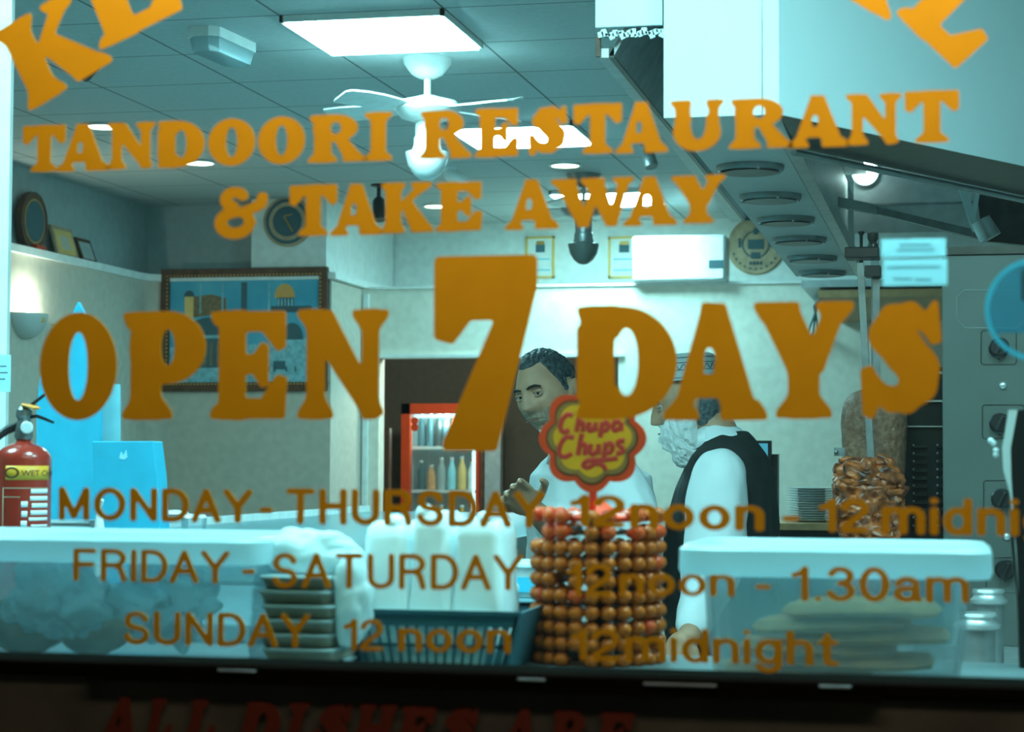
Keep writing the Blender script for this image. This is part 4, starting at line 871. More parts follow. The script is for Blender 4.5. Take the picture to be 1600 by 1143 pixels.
# small monitor behind the second man
q0 = at(1180, 735, 7.4); q1 = at(1205, 688, 7.4)
t = thing('small_monitor', 'small dark-framed screen behind the man in the vest', 'monitor', ((q0.x+q1.x)/2, 7.4, q0.z))
build('housing', MB().box((q0.x-.02, 7.4, q0.z), (q1.x, 7.43, q1.z)), 'black', t, smooth=False)
build('display', MB().box((q0.x-.01, 7.397, q0.z+.01), (q1.x-.012, 7.3995, q1.z-.01)), 'screen', t, smooth=False)
q2 = at(1207, 850, 7.45); build('stand', MB().box((q0.x-.02, 7.43, 0), (q2.x+.02, 7.5, q0.z+.06)), 'grease', t, smooth=False)
# ------------------------------------------------------------------ kebab grill
YD = 5.0
cA = at(1365, 700, YD)
rx0 = at(1344, 410, YD-.0); rx1 = at(1368, 850, YD-.0)
t = thing('doner_spit', 'tall doner meat cone with rounded top on a square rod', 'kebab spit', (cA.x, YD+.03, RT))
mb = MB(); prof = []; c = at(1366, 700, YD+.14); seg = 48
zs_ = [at(1366, y, YD+.14).z for y in (606, 609, 616, 628, 650, 700, 760, 830, 900)]; rs = [.003, .035, .058, .073, .080, .078, .072, .066, .055]
vs = []
N_ = 60
for i in range(N_+1):
    u = i/N_*(len(zs_)-1); j = min(int(u), len(zs_)-2); f_ = u-j; z = zs_[j]+(zs_[j+1]-zs_[j])*f_; r_ = rs[j]+(rs[j+1]-rs[j])*f_
    for k in range(seg):
        a = 2*math.pi*k/seg; n_ = noise.noise(Vector((math.cos(a)*3, math.sin(a)*3, z*22)))*.0035+noise.noise(Vector((math.cos(a)*12, math.sin(a)*12, z*60)))*.002
        vs.append((c.x+(r_+n_)*math.cos(a), c.y+(r_+n_)*math.sin(a), z))
mb.add(vs, [(i*seg+k, i*seg+(k+1) % seg, (i+1)*seg+(k+1) % seg, (i+1)*seg+k) for i in range(N_) for k in range(seg)]+[tuple(range(seg)), tuple(range(N_*seg, (N_+1)*seg))])
build('meat', mb, 'meat', t)
build('spit_rod', MB().obox((c.x+.003, c.y, 1.5), (.018, .018, .98), (0, 0, 0)), 'steel_d', t, smooth=False, bevel=.001)
dv = (rx1-rx0); build('front_rod', MB().prism([rx0+Vector((-.0085,0,0)), rx0+Vector((.0085,0,0)), rx1+Vector((.0085,0,0)), rx1+Vector((-.0085,0,0))], (0, .016, 0)), 'steel_d', t, smooth=False, bevel=.001)
tb = MB(); p_ = at(1320, 404, YD); q_ = at(1374, 386, YD); tb.box((p_.x, YD-.02, p_.z), (q_.x, YD+.06, q_.z))
build('top_bracket', tb, 'black_m', t, smooth=False, bevel=.003)
s_ = at(1345, 386, YD); s2_ = at(1345, 361, YD); build('screw_pin', MB().lathe((s_.x, YD+.02, s_.z), [(.004, 0), (.004, .03), (.009, .038), (.009, .040)], 14).tube([(s_.x, YD+.02, s_.z-.03), (s_.x, YD+.02, s_.z-.055)], .005), 'black_m', t)
s_ = at(1363, 386, YD); build('clamp_knob', MB().lathe((s_.x, YD+.02, s_.z), [(.013, 0), (.013, .008), (.009, .014), (.013, .024), (.013, .036), (.011, .037)], 18), 'grease', t)
p_ = at(1351, 432, YD); q_ = at(1376, 414, YD); build('lower_clamp', MB().box((p_.x, YD+.0, p_.z), (q_.x, YD+.06, q_.z)), 'black_m', t, smooth=False, bevel=.002)
p_ = at(1366, 600, YD+.1); q_ = at(1373, 432, YD+.1); build('rear_rod', MB().box((p_.x, YD+.03, p_.z), (q_.x+.005, YD+.045, q_.z)), 'steel_d', t, smooth=False)
p_ = at(1303, 712, YD+.05); q_ = at(1320, 699, YD+.05); build('side_lug', MB().box((p_.x, YD+.05, p_.z), (q_.x, YD+.06, q_.z)).ball(((p_.x+.006), YD+.045, (p_.z+q_.z)/2), .006, 10, 8), 'steel_d', t, smooth=False)
# chicken
YC = 4.72; c = at(1358, 760, YC); t = thing('chicken_spit', 'lumpy orange-brown grilled chicken stacked on a spit in front', 'kebab spit', (c.x, YC, RT))
mb = MB(); ztop = at(1358, 716, YC).z; zbot = RT+.03; NN = 120; seg = 90; vs = []
for i in range(NN+1):
    u = i/NN; z = zbot+(ztop-zbot)*u
    r_ = .076*(1-.25*max(0, (u-.90)/.10)**1.5)*(.90+.10*math.sin(u*9+1)) if u < .995 else .03
    if u > .93: r_ *= 1-(u-.93)*4.5
    for k in range(seg):
        a = 2*math.pi*k/seg; ca, sa = math.cos(a), math.sin(a)
        v1 = noise.noise(Vector((ca*1.6, sa*1.6, z*30))); v2 = noise.noise(Vector((ca*4, sa*4+5, z*60))); v3 = abs(noise.noise(Vector((ca*3+9, sa*3, z*42+a*.6))))
        n_ = .018*v1+.010*v2-.016*v3+.006
        vs.append((c.x+(max(.01, r_+n_))*ca, YC+(max(.01, r_+n_))*sa, z+.006*v2))
mb.add(vs, [(i*seg+k, i*seg+(k+1) % seg, (i+1)*seg+(k+1) % seg, (i+1)*seg+k) for i in range(NN) for k in range(seg)]+[tuple(range(seg)), tuple(range(NN*seg, (NN+1)*seg))])
for i in range(11):
    a = random.uniform(0, 6.28); rr_ = random.uniform(.01, .055); rm = Euler((random.uniform(-.5, .5), random.uniform(-.5, .5), a)).to_matrix()
    mb.ball((c.x+rr_*math.cos(a), YC+rr_*math.sin(a), ztop-.012+random.uniform(-.006, .012)), (.026, .016, .010), 14, 9, rm)
for i in range(70):
    a = random.uniform(0, 6.28); z = random.uniform(zbot+.02, ztop-.02); rm = Euler((random.uniform(-.5, .5), random.uniform(-.5, .5), a+1.57)).to_matrix()
    crinkle(mb, (c.x+.070*math.cos(a), YC+.070*math.sin(a), z), (random.uniform(.020, .038), .012, random.uniform(.008, .016)), .014, 18, 12, 45, i, None, rm)
build('chicken_meat', mb, 'chicken', t)
build('spit_plate', MB().lathe((c.x, YC, RT), [(.10, 0), (.10, .01), (.09, .02), (.03, .03)], 32), 'steel', t)
# burner grille behind
p0 = at(1408, 860, 5.25); p1 = at(1480, 573, 5.25)
t = thing('burner_grille', 'black louvred burner panel behind the spits', 'grill burner', ((p0.x+p1.x)/2, 5.3, RT))
build('back_plate', MB().box((p0.x, 5.25, RT), (p1.x+.05, 5.33, p1.z)), 'black_m', t, smooth=False)
build('top_rail', MB().box((p0.x, 5.235, p1.z-.018), (p1.x+.05, 5.25, p1.z-.012)).box((p0.x, 5.235, at(1440, 628, 5.25).z), (p1.x+.05, 5.25, at(1440, 625, 5.25).z)).box((p0.x, 5.235, at(1440, 667, 5.25).z), (p1.x+.05, 5.25, at(1440, 665, 5.25).z)), 'steel', t, smooth=False)
for px, w_ in ((1438, .032), (1472, .022)):
    for k in range(11):
        q = at(px, 694+12.5*k, 5.25); build('louvre', MB().prism([(q.x-w_/2, 5.25, q.z), (q.x+w_/2, 5.25, q.z), (q.x+w_/2, 5.236, q.z-.004), (q.x-w_/2, 5.236, q.z-.004)], (0, 0, -.004)).ball((q.x-w_/2, 5.24, q.z-.002), .0035, 8, 6), 'grease' if px == 1438 else 'black_m', t, smooth=False)
        build('rivet', MB().ball((q.x-w_/2, 5.238, q.z-.002), .0032, 8, 6), 'steel', t)
# control column
YP = 4.85; p0 = at(1474, 900, YP); p1 = at(1476, 386, YP)
x0 = p0.x; x1 = at(1720, 600, YP).x; zt = p1.z
t = thing('grill_control_panel', 'tall grey steel control column with four round knobs', 'control panel', ((x0+x1)/2, YP, RT))
build('steel_face', MB().box((x0, YP, RT), (x1, YP+.3, zt-.018)), 'steel_p', t, smooth=False, bevel=.003)
build('dark_top_band', MB().box((x0-.001, YP-.006, zt-.018), (x1, YP+.3, zt)), 'grease', t, smooth=False)
def outline(x0, y0, x1, y1, cut=0):
    mb = MB(); c = cut
    P_ = [(x0, y0+c), (x0+c, y0), (x1-c, y0), (x1, y0+c), (x1, y1-c), (x1-c, y1), (x0+c, y1), (x0, y1-c)]
    P3 = [at(x, y, YP-.001) for x, y in P_]
    for i in range(8): mb.tube([P3[i], P3[(i+1) % 8]], .0013, 6)
    return mb
build('embossed_line', outline(1495, 453, 1600, 512, 12), 'steel_d', t)
for kx_, ky, (ox0, oy0, ox1, oy1) in ((1561, 543, (1533, 516, 1588, 569)), (1563, 699, (1535, 632, 1600, 685)), (1565, 779, (1537, 750, 1600, 804)), (1571, 889, (1541, 870, 1610, 925))):
    if ky == 699: ky = 661; kx_ = 1562
    build('embossed_plate', outline(ox0, oy0, ox1, oy1, 3), 'grease', t)
    q = at(kx_, ky, YP); kn = build('knob', MB().lathe((q.x, YP, q.z), [(.024, 0), (.024, .004), (.021, .006), (.020, .022), (.018, .024)], 28, (0, -1, 0)), 'black', t)
    build('grip', MB().obox((q.x, YP-.028, q.z), (.008, .010, .036), (0, R(25), 0)), 'black', kn, smooth=False, bevel=.002)
    q2 = at(kx_, ky+18, YP); build('pointer_mark', MB().ball((q2.x, YP-.001, q2.z), .002, 8, 6), 'black', t)
for px, py in ((1567, 602), (1573, 838)):
    q = at(px, py, YP); build('dome_screw', MB().ball((q.x, YP-.002, q.z), (.009, .006, .009), 18, 12), 'steel', t)
# dark knife sharpener at the far right, near the glass
YK = 3.35
t = thing('dark_upright_cutter', 'dark upright appliance with bright chipped edge at the right side of the view', 'appliance', (at(1600, 1000, YK).x, YK, CT))
k0 = [(1576, 640), (1700, 640), (1700, 1085), (1593, 1085), (1590, 940), (1580, 850), (1578, 760)]
build('body', MB().prism([Vector((p_.x, p_.y, max(p_.z, CT+.001))) for p_ in [at(x, y, YK-.3) for x, y in k0]], (0, .05, 0)), 'black', t, smooth=False)
build('steel_edge', MB().prism([at(x, y, YK-.305) for x, y in ((1566,700),(1576,640),(1590,640),(1579,700),(1580,745),(1586,850),(1592,930),(1588,860),(1578,770),(1568,735))], (0, .004, 0)), 'steel_w', t, smooth=False)
mb = MB()
for px, py in ((1552,692),(1556,703),(1548,688),(1556,710)): mb.ball(at(px, py, YK-.3), (.004, .003, .004), 10, 8)
build('shiny_stud', mb, 'steel_w', t)
# sauce pots
for k, (px, r_, h_, yy_, lb) in enumerate(((1527, .034, .13, 4.0, 'small steel pot with bright rim, nearer of two right of the tub'), (1545, .030, .16, 4.35, 'small steel pot, farther of two right of the tub'))):
    q = at(px, 1000, yy_); t = thing('steel_pot', lb, 'pot', (q.x, yy_, RT))
    build('pot_body', MB().lathe((q.x, yy_, RT+.001), [(r_*.9, 0), (r_, .01), (r_, h_*.8)], 28), 'steel_d', t)
    build('pot_rim', MB().lathe((q.x, yy_, RT+h_*.8), [(r_, 0), (r_*1.25, .004), (r_*1.28, .010), (r_*1.1, .014), (r_, .020), (r_*1.12, .026), (r_*1.05, .032), (r_*.85, .030)], 28), 'steel', t)
# ------------------------------------------------------------------ things on the window counter and the steel counter
def rbox(x0, x1, y0, y1, z, r, seg=6):
    pts = []
    for cx, cy, a0 in ((x1-r, y0+r, -90), (x1-r, y1-r, 0), (x0+r, y1-r, 90), (x0+r, y0+r, 180)):
        for k in range(seg+1): a = R(a0+90*k/seg); pts.append(Vector((cx+r*math.cos(a), cy+r*math.sin(a), z)))
    return pts
def rstack(mb, levels):
    """levels: (x0,x1,y0,y1,z,r) rounded-rectangle rings, closed at both ends"""
    rings = [rbox(*l) for l in levels]; n = len(rings[0]); vs = [v for r_ in rings for v in r_]
    fs = [(i*n+k, i*n+(k+1) % n, (i+1)*n+(k+1) % n, (i+1)*n+k) for i in range(len(rings)-1) for k in range(n)]+[tuple(range(n))[::-1], tuple(range((len(rings)-1)*n, len(rings)*n))]
    return mb.add(vs, fs)
def tub(x0, x1, lx0, lx1, ytop, ylid, Y, depth, label, taper=.015):
    a = at(x0, ytop, Y); b = at(x1, ytop, Y); la = at(lx0, ytop, Y); lb = at(lx1, ytop, Y); zt = at((x0+x1)/2, ytop, Y).z; zl = at((x0+x1)/2, ylid, Y).z
    t = thing('food_tub', label, 'plastic tub', ((a.x+b.x)/2, Y+depth/2, CT))
    X0, X1 = a.x, b.x; Y0, Y1 = Y+.012, Y+depth-.012
    outer = [(X0+taper, X1-taper, Y0+taper, Y1-taper, CT+.001, .025), (X0+taper*.3, X1-taper*.3, Y0+taper*.3, Y1-taper*.3, CT+.07, .03), (X0, X1, Y0, Y1, zl, .03)]
    mb = MB(); rings = [rbox(*l) for l in outer]+[rbox(X0+.004, X1-.004, Y0+.004, Y1-.004, zl, .028), rbox(X0+taper+.004, X1-taper-.004, Y0+taper+.004, Y1-taper-.004, CT+.004, .022)]
    n = len(rings[0]); vs = [v for r_ in rings for v in r_]
    mb.add(vs, [(i*n+k, i*n+(k+1) % n, (i+1)*n+(k+1) % n, (i+1)*n+k) for i in range(4) for k in range(n)]+[tuple(range(n))[::-1], tuple(range(4*n, 5*n))])
    build('tub_body', mb, 'tub', t)
    lx0, lx1 = la.x, lb.x; m2 = MB()
    rstack(m2, [(lx0+.004, lx1-.004, Y-.002, Y+depth+.002, zl-.008, .035), (lx0, lx1, Y-.006, Y+depth+.006, zl, .04), (lx0+.001, lx1-.001, Y-.005, Y+depth+.005, zt-.008, .04), (lx0+.010, lx1-.010, Y+.004, Y+depth-.004, zt-.001, .035), (lx0+.02, lx1-.02, Y+.014, Y+depth-.014, zt-.001, .03), (lx0+.028, lx1-.028, Y+.022, Y+depth-.022, zt-.007, .03)])
    build('lid', m2, 'tublid', t)
    return X0+taper, X1-taper, Y0+taper, Y1-taper, zl
X0, X1, Y0, Y1, ZL = tub(-330, 396, -350, 408, 834, 868, 2.64, .30, 'long frosted food tub with lid at the left end of the window counter')
for k, (px, r_, h) in enumerate(((40, .055, .045), (150, .05, .038), (-60, .06, .05))):
    q = at(px, 1000, 2.80); lbs = ('orange-brown food parcel low in the left tub, middle of three', 'orange-brown food parcel in the left tub nearest the foil trays', 'orange-brown food parcel in the left tub farthest left')
    tag(build('food_parcel', crinkle(MB(), (q.x, 2.80, CT+.008+h), (r_, .055, h), .012, 30, 20, 25, k, CT+.006), 'parcel'), lbs[k], 'food', 'parcels in the left tub')
for k, (px, r_) in enumerate(((95, .085), (260, .075))):
    q = at(px, 950, 2.74); tag(build('plastic_bag', crinkle(MB(), (q.x, 2.735, CT+.092), (r_, .035, .058), .05, 60, 40, 22, 5+k), 'bag'), ('crumpled clear plastic bag in the left half of the left tub', 'crumpled clear plastic bag in the right half of the left tub')[k], 'plastic bag')
X0, X1, Y0, Y1, ZL = tub(1093, 1514, 1055, 1552, 852, 893, 2.66, .28, 'frosted food tub of flatbreads with pale lid, right end of the window counter')
for k in range(6):
    xm = (X0+X1)/2+(-.05, .03, -.02, .05, .0, .04)[k]; z = CT+.008+.0165*k; hw = (X1-X0)/2-.03
    mb = MB(); rstack(mb, [(xm-hw*.86, xm+hw*.72, Y0+.02, Y1-.02, z, .06), (xm-hw*.9, xm+hw*.76, Y0+.015, Y1-.015, z+.006, .06), (xm-hw*.84, xm+hw*.70, Y0+.025, Y1-.025, z+.0135, .06)])
    for i in range(len(mb.v)): v = mb.v[i]; v.z += .006*math.sin((v.x-X0)*14+k)*(k/5)+.002*math.sin(v.y*60+k)
    pos = ('lowest', 'second lowest', 'third lowest', 'third highest', 'second highest', 'topmost')[k]
    tag(build('flatbread', mb, 'bread'), f'tan flatbread in the right tub, {pos} of the pile', 'bread', 'flatbreads in the right tub')
# foil-tray stack with the white bag over it
q0 = at(400, 1000, 2.65); q1 = at(514, 1000, 2.65); cx = (q0.x+q1.x)/2; hw = (q1.x-q0.x)/2
for k in range(7):
    z = CT+.002+.0195*k
    t = thing('foil_tray', f'grey takeaway tray with pale rim under the white bag, {("lowest","second lowest","third lowest","middle","third highest","second highest","topmost")[k]} of the stack', 'tray', (cx, 2.725, z), 'stack of takeaway trays')
    dx = .003*math.sin(k*2.1)
    build('tray_body', rstack(MB(), [(cx-hw*.90+dx, cx+hw*.90+dx, 2.665, 2.785, z, .012), (cx-hw*.96+dx, cx+hw*.96+dx, 2.655, 2.795, z+.0135, .014)]), 'tray', t)
    build('tray_rim', rstack(MB(), [(cx-hw+dx, cx+hw+dx, 2.65, 2.80, z+.0137, .016), (cx-hw*1.01+dx, cx+hw*1.01+dx, 2.649, 2.801, z+.0160, .016), (cx-hw+dx, cx+hw+dx, 2.65, 2.80, z+.0180, .016)]), 'tray_rim', t)
zt = CT+.002+.0195*7
mb = MB(); q = at(494, 850, 2.73)
crinkle(mb, (q.x-.002, 2.745, zt+.020), (.068, .065, .038), .022, 60, 40, 16, 3)
crinkle(mb, (q.x+.062, 2.70, zt-.035), (.030, .036, .062), .018, 50, 36, 18, 4)
for i in range(len(mb.v)):
    if mb.v[i].x < cx+hw*1.02 and mb.v[i].z < zt+.001: mb.v[i].z = zt+.001
tag(build('white_bag', mb, 'whitebag'), 'crumpled white plastic bag heaped on the stack of takeaway trays', 'plastic bag')
# basket with foam containers
YBk = 2.78; bz = [at(690, y, YBk).z for y in (955, 978, 1006, 1012, 1042)]
xA, xB = at(537, 960, YBk).x, at(812, 950, YBk).x; tA, tB = at(563, 1045, YBk).x, at(786, 1035, YBk).x
t = thing('slotted_basket', 'dark teal slotted plastic basket holding the foam containers', 'basket', ((xA+xB)/2, YBk+.11, CT))
zt0 = bz[0]; H_ = zt0-CT
def bx(z, side): k = (zt0-z)/H_; return (xA+(tA-xA)*k) if side < 0 else (xB+(tB-xB)*k)
mb = MB(); dep = .20
def band(z0, z1, y):
    mb.prism([(bx(z0, -1), y, z0), (bx(z0, 1), y, z0), (bx(z1, 1), y, z1), (bx(z1, -1), y, z1)], (0, .004, 0))
for y in (YBk, YBk+dep):
    band(bz[1], zt0, y); band(bz[3], bz[2], y); band(CT+.001, CT+.012, y)
    if y > YBk: continue
    n = 17
    for i in range(n+1):
        u = i/n; X = lambda z: bx(z, -1)+(bx(z, 1)-bx(z, -1))*u; w_ = .0018 if 0 < i < n-2 else .005
        mb.prism([(X(CT+.01)-w_, y, CT+.01), (X(CT+.01)+w_, y, CT+.01), (X(bz[1])+w_, y, bz[1]), (X(bz[1])-w_, y, bz[1])], (0, .004, 0))
for sd in (-1, 1): mb.prism([(bx(CT, sd), YBk, CT+.001), (bx(CT, sd), YBk+dep, CT+.001), (bx(zt0, sd), YBk+dep, zt0), (bx(zt0, sd), YBk, zt0)], (-.004*sd, 0, 0))
mb.box((bx(CT, -1), YBk, CT+.001), (bx(CT, 1), YBk+dep, CT+.004))
build('basket_wall', mb, 'basket', t, smooth=False)
build('rim', MB().box((xA-.004, YBk-.006, zt0-.004), (xB+.004, YBk, zt0+.002)).box((xA-.004, YBk+dep, zt0-.004), (xB+.004, YBk+dep+.006, zt0+.002)), 'basket', t, smooth=False)
pk = thing('slot_filler', 'pale blue pack of napkins added inside the slotted basket for the light through its slots', 'filler', ((tA+tB)/2, YBk+.04, CT))  # added block; its pale blue stands for light through the slots
build('block', rstack(MB(), [(tA+.012, tB-.02, YBk+.008, YBk+.024, CT+.006, .006), (tA+.008, tB-.02, YBk+.008, YBk+.024, bz[0]-.006, .006)]), 'napkin', pk)
for (x0, x1, yt, lb) in ((560, 637, 812, 'white foam container in the basket, leftmost beside the white bag'), (635, 705, 796, 'tallest white foam container in the middle of the basket'), (703, 786, 806, 'white foam container in the basket, rightmost beside the lollipops')):
    a = at(x0, 958, YBk+.03); b = at(x1, 958, YBk+.03); zz = at((x0+x1)/2, yt, YBk+.03).z; t = thing('foam_container', lb, 'container', ((a.x+b.x)/2, YBk+.09, CT))
    y0, y1 = YBk+.03, YBk+.15; z_ = CT+.006; W_ = b.x-a.x; e = .001
    build('container_body', rstack(MB(), [(a.x+e+.004, b.x-e-.004, y0, y1, z_, .01), (a.x+e, b.x-e, y0-.004, y1, zt0+.004, .012), (a.x+.004, b.x-.004, y0, y1, zt0+.03, .014), (a.x+.005, b.x-.005, y0+.004, y1, zz-.03, .014), (a.x+.007, b.x-.007, y0+.008, y1-.01, zz-.012, .016), (a.x+.014, b.x-.014, y0+.018, y1-.02, zz-.003, .012)]), 'foam', t)
    cxm = a.x+W_*(.62 if x0 != 635 else .3)
    build('lid_tab', MB().ball((cxm, y0+.03, zz-.006), (W_*.22, .02, .014), 18, 12), 'foam', t)
# lollipop stand
YL = 3.0; q = at(934, 1000, YL); LX = q.x; LR = .080
t = thing('lollipop_stand', 'round revolving lollipop stand with flower-shaped brand sign on a red stem', 'lollipop stand', (LX, YL, CT))
build('base', MB().lathe((LX, YL, CT), [(.085, 0), (.085, .006), (.02, .010)], 36), 'brown', t)
ztop_ = at(934, 800, YL).z
build('pole', MB().tube([(LX, YL, CT), (LX, YL, ztop_)], .016, 16), 'brown', t)
NR = 10; zrow = [at(934, 1024-24.4*k, YL).z for k in range(NR)]
for z in zrow: build('tier_ring', MB().lathe((LX, YL, z-.004), [(.018, 0), (.066, 0), (.066, .003), (.018, .003)], 36), 'brown', t)
YS = 2.93; sc0 = at(925, 684, YS); spx = YS/3200*1.015
def flower(R0, amp, cx, cz, Y, th_, n=8, seg=160):
    pts = []
    for k in range(seg):
        a = 2*math.pi*k/seg; r_ = R0*(1+amp*(abs(math.cos(n/2*(a-math.pi/2-math.pi/n*0)))-.6)); pts.append((cx+r_*math.cos(a), Y, cz+r_*math.sin(a)))
    return MB().prism(pts, (0, th_, 0))
sg = build('sign_board', flower(80*spx, .16, sc0.x, sc0.z, YS, .006), 'sign_red', t, smooth=False)
build('sign_outline', flower(69*spx, .15, sc0.x, sc0.z, YS-.0012, .001), 'brown', sg, smooth=False)  # brown outline layer between the red border and the rim
build('sign_rim', flower(66*spx, .15, sc0.x, sc0.z, YS-.002, .001), 'sign_rim', sg, smooth=False)
build('sign_face', flower(59*spx, .14, sc0.x+.001, sc0.z+.001, YS-.003, .001), 'sign_yel', sg, smooth=False)
strokes = [  # read off in the enlarged picture of the sign
 [(515,492),(482,480),(447,518),(437,568),(458,592),(495,578)], [(558,478),(535,588)], [(543,548),(568,526),(580,545),(574,588)],
 [(615,530),(605,568),(620,586),(645,560)], [(652,530),(650,584)], [(692,530),(676,622)], [(692,545),(715,526),(730,550),(716,580),(690,580)],
 [(797,532),(768,525),(750,558),(764,585),(794,565)], [(802,530),(802,586)],
 [(522,622),(472,614),(436,668),(430,722),(466,742),(510,716)], [(568,598),(545,728)], [(550,680),(580,655),(593,672),(586,728)],
 [(625,660),(613,706),(634,726),(662,700)], [(668,660),(670,724)], [(714,650),(697,762)], [(712,670),(740,650),(756,680),(737,712),(708,708)],
 [(824,642),(792,638),(780,664),(815,686),(810,712),(773,714)], [(782,745),(700,755),(602,754),(572,788),(602,806),(652,770),(700,788),(708,815)]]
lt = MB()
for s_ in strokes:
    P3 = []
    for i in range(len(s_)-1):
        for u in (0, .25, .5, .75): P3.append((s_[i][0]+(s_[i+1][0]-s_[i][0])*u, s_[i][1]+(s_[i+1][1]-s_[i][1])*u))
    P3.append(s_[-1])
    for _ in range(2): P3 = [P3[0]]+[((P3[i-1][0]+2*P3[i][0]+P3[i+1][0])/4, (P3[i-1][1]+2*P3[i][1]+P3[i+1][1])/4) for i in range(1, len(P3)-1)]+[P3[-1]]
    lt.tube([at(760+x/3.81, 520+y/3.81, YS-.0035) for x, y in P3], [(3.3*spx, 3.3*spx*.25)]*len(P3) if False else 3.9*spx, 8)
for i in range(len(lt.v)): lt.v[i].y = YS-.0035+(lt.v[i].y-(YS-.0035))*.25
build('script_lettering', lt, 'sign_dred', sg)
build('stem', MB().tube([(LX-.008, YL-.02, ztop_-.02), (sc0.x+.002, YS+.004, at(930, 760, YS).z)], .006, 12), 'sign_red', t)
build('top_cap', MB().lathe((LX, YL, ztop_-.012), [(.07, 0), (.072, .006), (.03, .012), (.008, .03)], 32), 'sign_red', t)
lp = MB(); lp.ball((0, -.0, 0), (.0118, .0118, .0112), 14, 10); lp.lathe((0, .010, 0), [(.004, 0), (.0075, .006), (.0045, .012)], 8, (0, 1, 0)); lp.cur = 1; lp.tube([(0, .012, 0), (0, .052, 0)], .0018, 6)
protos = {}
for m_ in ('candy', 'candy_r'):
    protos[m_] = build('lollipop', lp, [m_, 'white'], base=Vector((0, 0, 0)))
used = set(); rnd = random.Random(3); NC = 24
for k in range(NR):
    for j in range(NC):
        a = 2*math.pi*(j+.3)/NC
        if k >= NR-2 and rnd.random() < .3: continue
        if rnd.random() < .07: continue
        m_ = 'candy_r' if (k >= NR-2 and rnd.random() < .6) or rnd.random() < .05 else 'candy'
        if m_ in used: o = protos[m_].copy(); COL.objects.link(o)
        else: o = protos[m_]; used.add(m_)
        rr_ = LR+.010; o.location = (LX+rr_*math.cos(a), YL+rr_*math.sin(a), zrow[k]+rnd.uniform(-.0012, .0012))
        o.rotation_euler = (rnd.uniform(-.1, .1), 0, a+math.pi/2+rnd.uniform(-.08, .08))
        o.rotation_euler.z = a+math.pi/2
        col = 'red' if m_ == 'candy_r' else 'orange-brown'
        ring = ['lowest', 'second lowest', 'third lowest', 'fourth lowest', 'fifth lowest', 'fifth highest', 'fourth highest', 'third highest', 'second highest', 'topmost'][k]
        tag(o, f'{col} wrapped lollipop in the {ring} ring of the round stand', 'lollipop', f'{col} lollipops in the {ring} ring')
# fire extinguisher
YE = 3.62; q = at(36, 760, YE); r_ = 47/3200*YE; EX = q.x; z = lambda y: at(36, y, YE).z
t = thing('fire_extinguisher', 'red fire extinguisher with yellow wet chemical band at the left edge', 'fire extinguisher', (EX, YE, ST))
pr = [(r_*.96, ST-z(1e-9)*0)]; pr = [(r_*.94, ST), (r_, ST+.01)]+[(r_, z(718))]+[(r_*math.cos(R(a)), z(718)+(z(690)-z(718))*math.sin(R(a))) for a in range(10, 80, 10)]+[(r_*.26, z(688)), (r_*.26, z(684))]
build('cylinder', MB().lathe((EX, YE, 0), pr, 48), 'red_ext', t)
build('valve_body', MB().lathe((EX, YE, 0), [(r_*.30, z(686)), (r_*.34, z(680)), (r_*.27, z(664)), (r_*.22, z(655)), (r_*.30, z(650)), (r_*.28, z(640)), (r_*.15, z(634))], 24), 'steel_d', t)
build('gauge', MB().lathe((EX+.012, YE-.012, z(668)), [(.012, 0), (.012, .008), (.010, .010)], 20, (.4, -1, 0)), 'steel_w', t)
build('hose', MB().tube([at(30, 664, YE), at(10, 672, YE), at(-14, 690, YE-.02), at(-22, 760, YE-.01), at(-18, 830, YE)], .0085, 12), 'black', t)
build('upper_lever', MB().tube([at(36, 640, YE), at(52, 630, YE), at(70, 616, YE)], [.004, .0035, .003], 8), 'black', t)
build('lower_lever', MB().tube([at(38, 652, YE), at(58, 650, YE), at(72, 655, YE), at(84, 660, YE)], [.004, .0035, .003, .0025], 8), 'black', t)
build('safety_tag', MB().tube([at(34, 632, YE-.01), at(46, 634, YE-.012), at(56, 637, YE-.012), at(62, 637, YE-.012)], [(.003, .003), (.010, .004), (.011, .004), (.004, .002)], 10), 'orange', t)
def wrap(a0, a1, y0, y1, m_, par, rr=1.006, nm='label', tilt=0):
    mb = MB(); n = 18; vs = []
    for k in range(n+1):
        a = R(a0+(a1-a0)*k/n)
        for zz in (z(y1), z(y0)): vs.append((EX+r_*rr*math.sin(a), YE-r_*rr*math.cos(a), zz))
    mb.add(vs, [(2*k, 2*k+2, 2*k+3, 2*k+1) for k in range(n)]); o = build(nm, mb, m_, par); o.modifiers.new('s', 'SOLIDIFY').thickness = .0003; return o
wrap(0-12, 88, 727, 749, 'yellow', t, nm='yellow_band')
def curved_text(txt, a0, a1, yb, h_px, m_, par):
    cu = bpy.data.curves.new('tmp', 'FONT'); cu.body = txt; cu.offset = .01
    if FONT: cu.font = FONT
    ob = bpy.data.objects.new('tmp', cu); COL.objects.link(ob); bpy.context.view_layer.update()
    me = bpy.data.meshes.new_from_object(ob.evaluated_get(bpy.context.evaluated_depsgraph_get())); bpy.data.objects.remove(ob)
    X0_ = min(v.co.x for v in me.vertices); X1_ = max(v.co.x for v in me.vertices); ym = max(v.co.y for v in me.vertices)
    mb = MB(); vs = []
    for v in me.vertices:
        a = R(a0+(a1-a0)*(v.co.x-X0_)/(X1_-X0_)); vs.append((EX+r_*1.012*math.sin(a), YE-r_*1.012*math.cos(a), z(yb)+(z(yb-h_px)-z(yb))*v.co.y/ym))
    mb.add(vs, [tuple(p_.vertices) for p_ in me.polygons]); build('printed_words', mb, m_, par, smooth=False); bpy.data.meshes.remove(me)
curved_text('WET CHEMICAL', 22, 150, 743, 9, 'brown', t)
m1 = MB(); a = R(2)
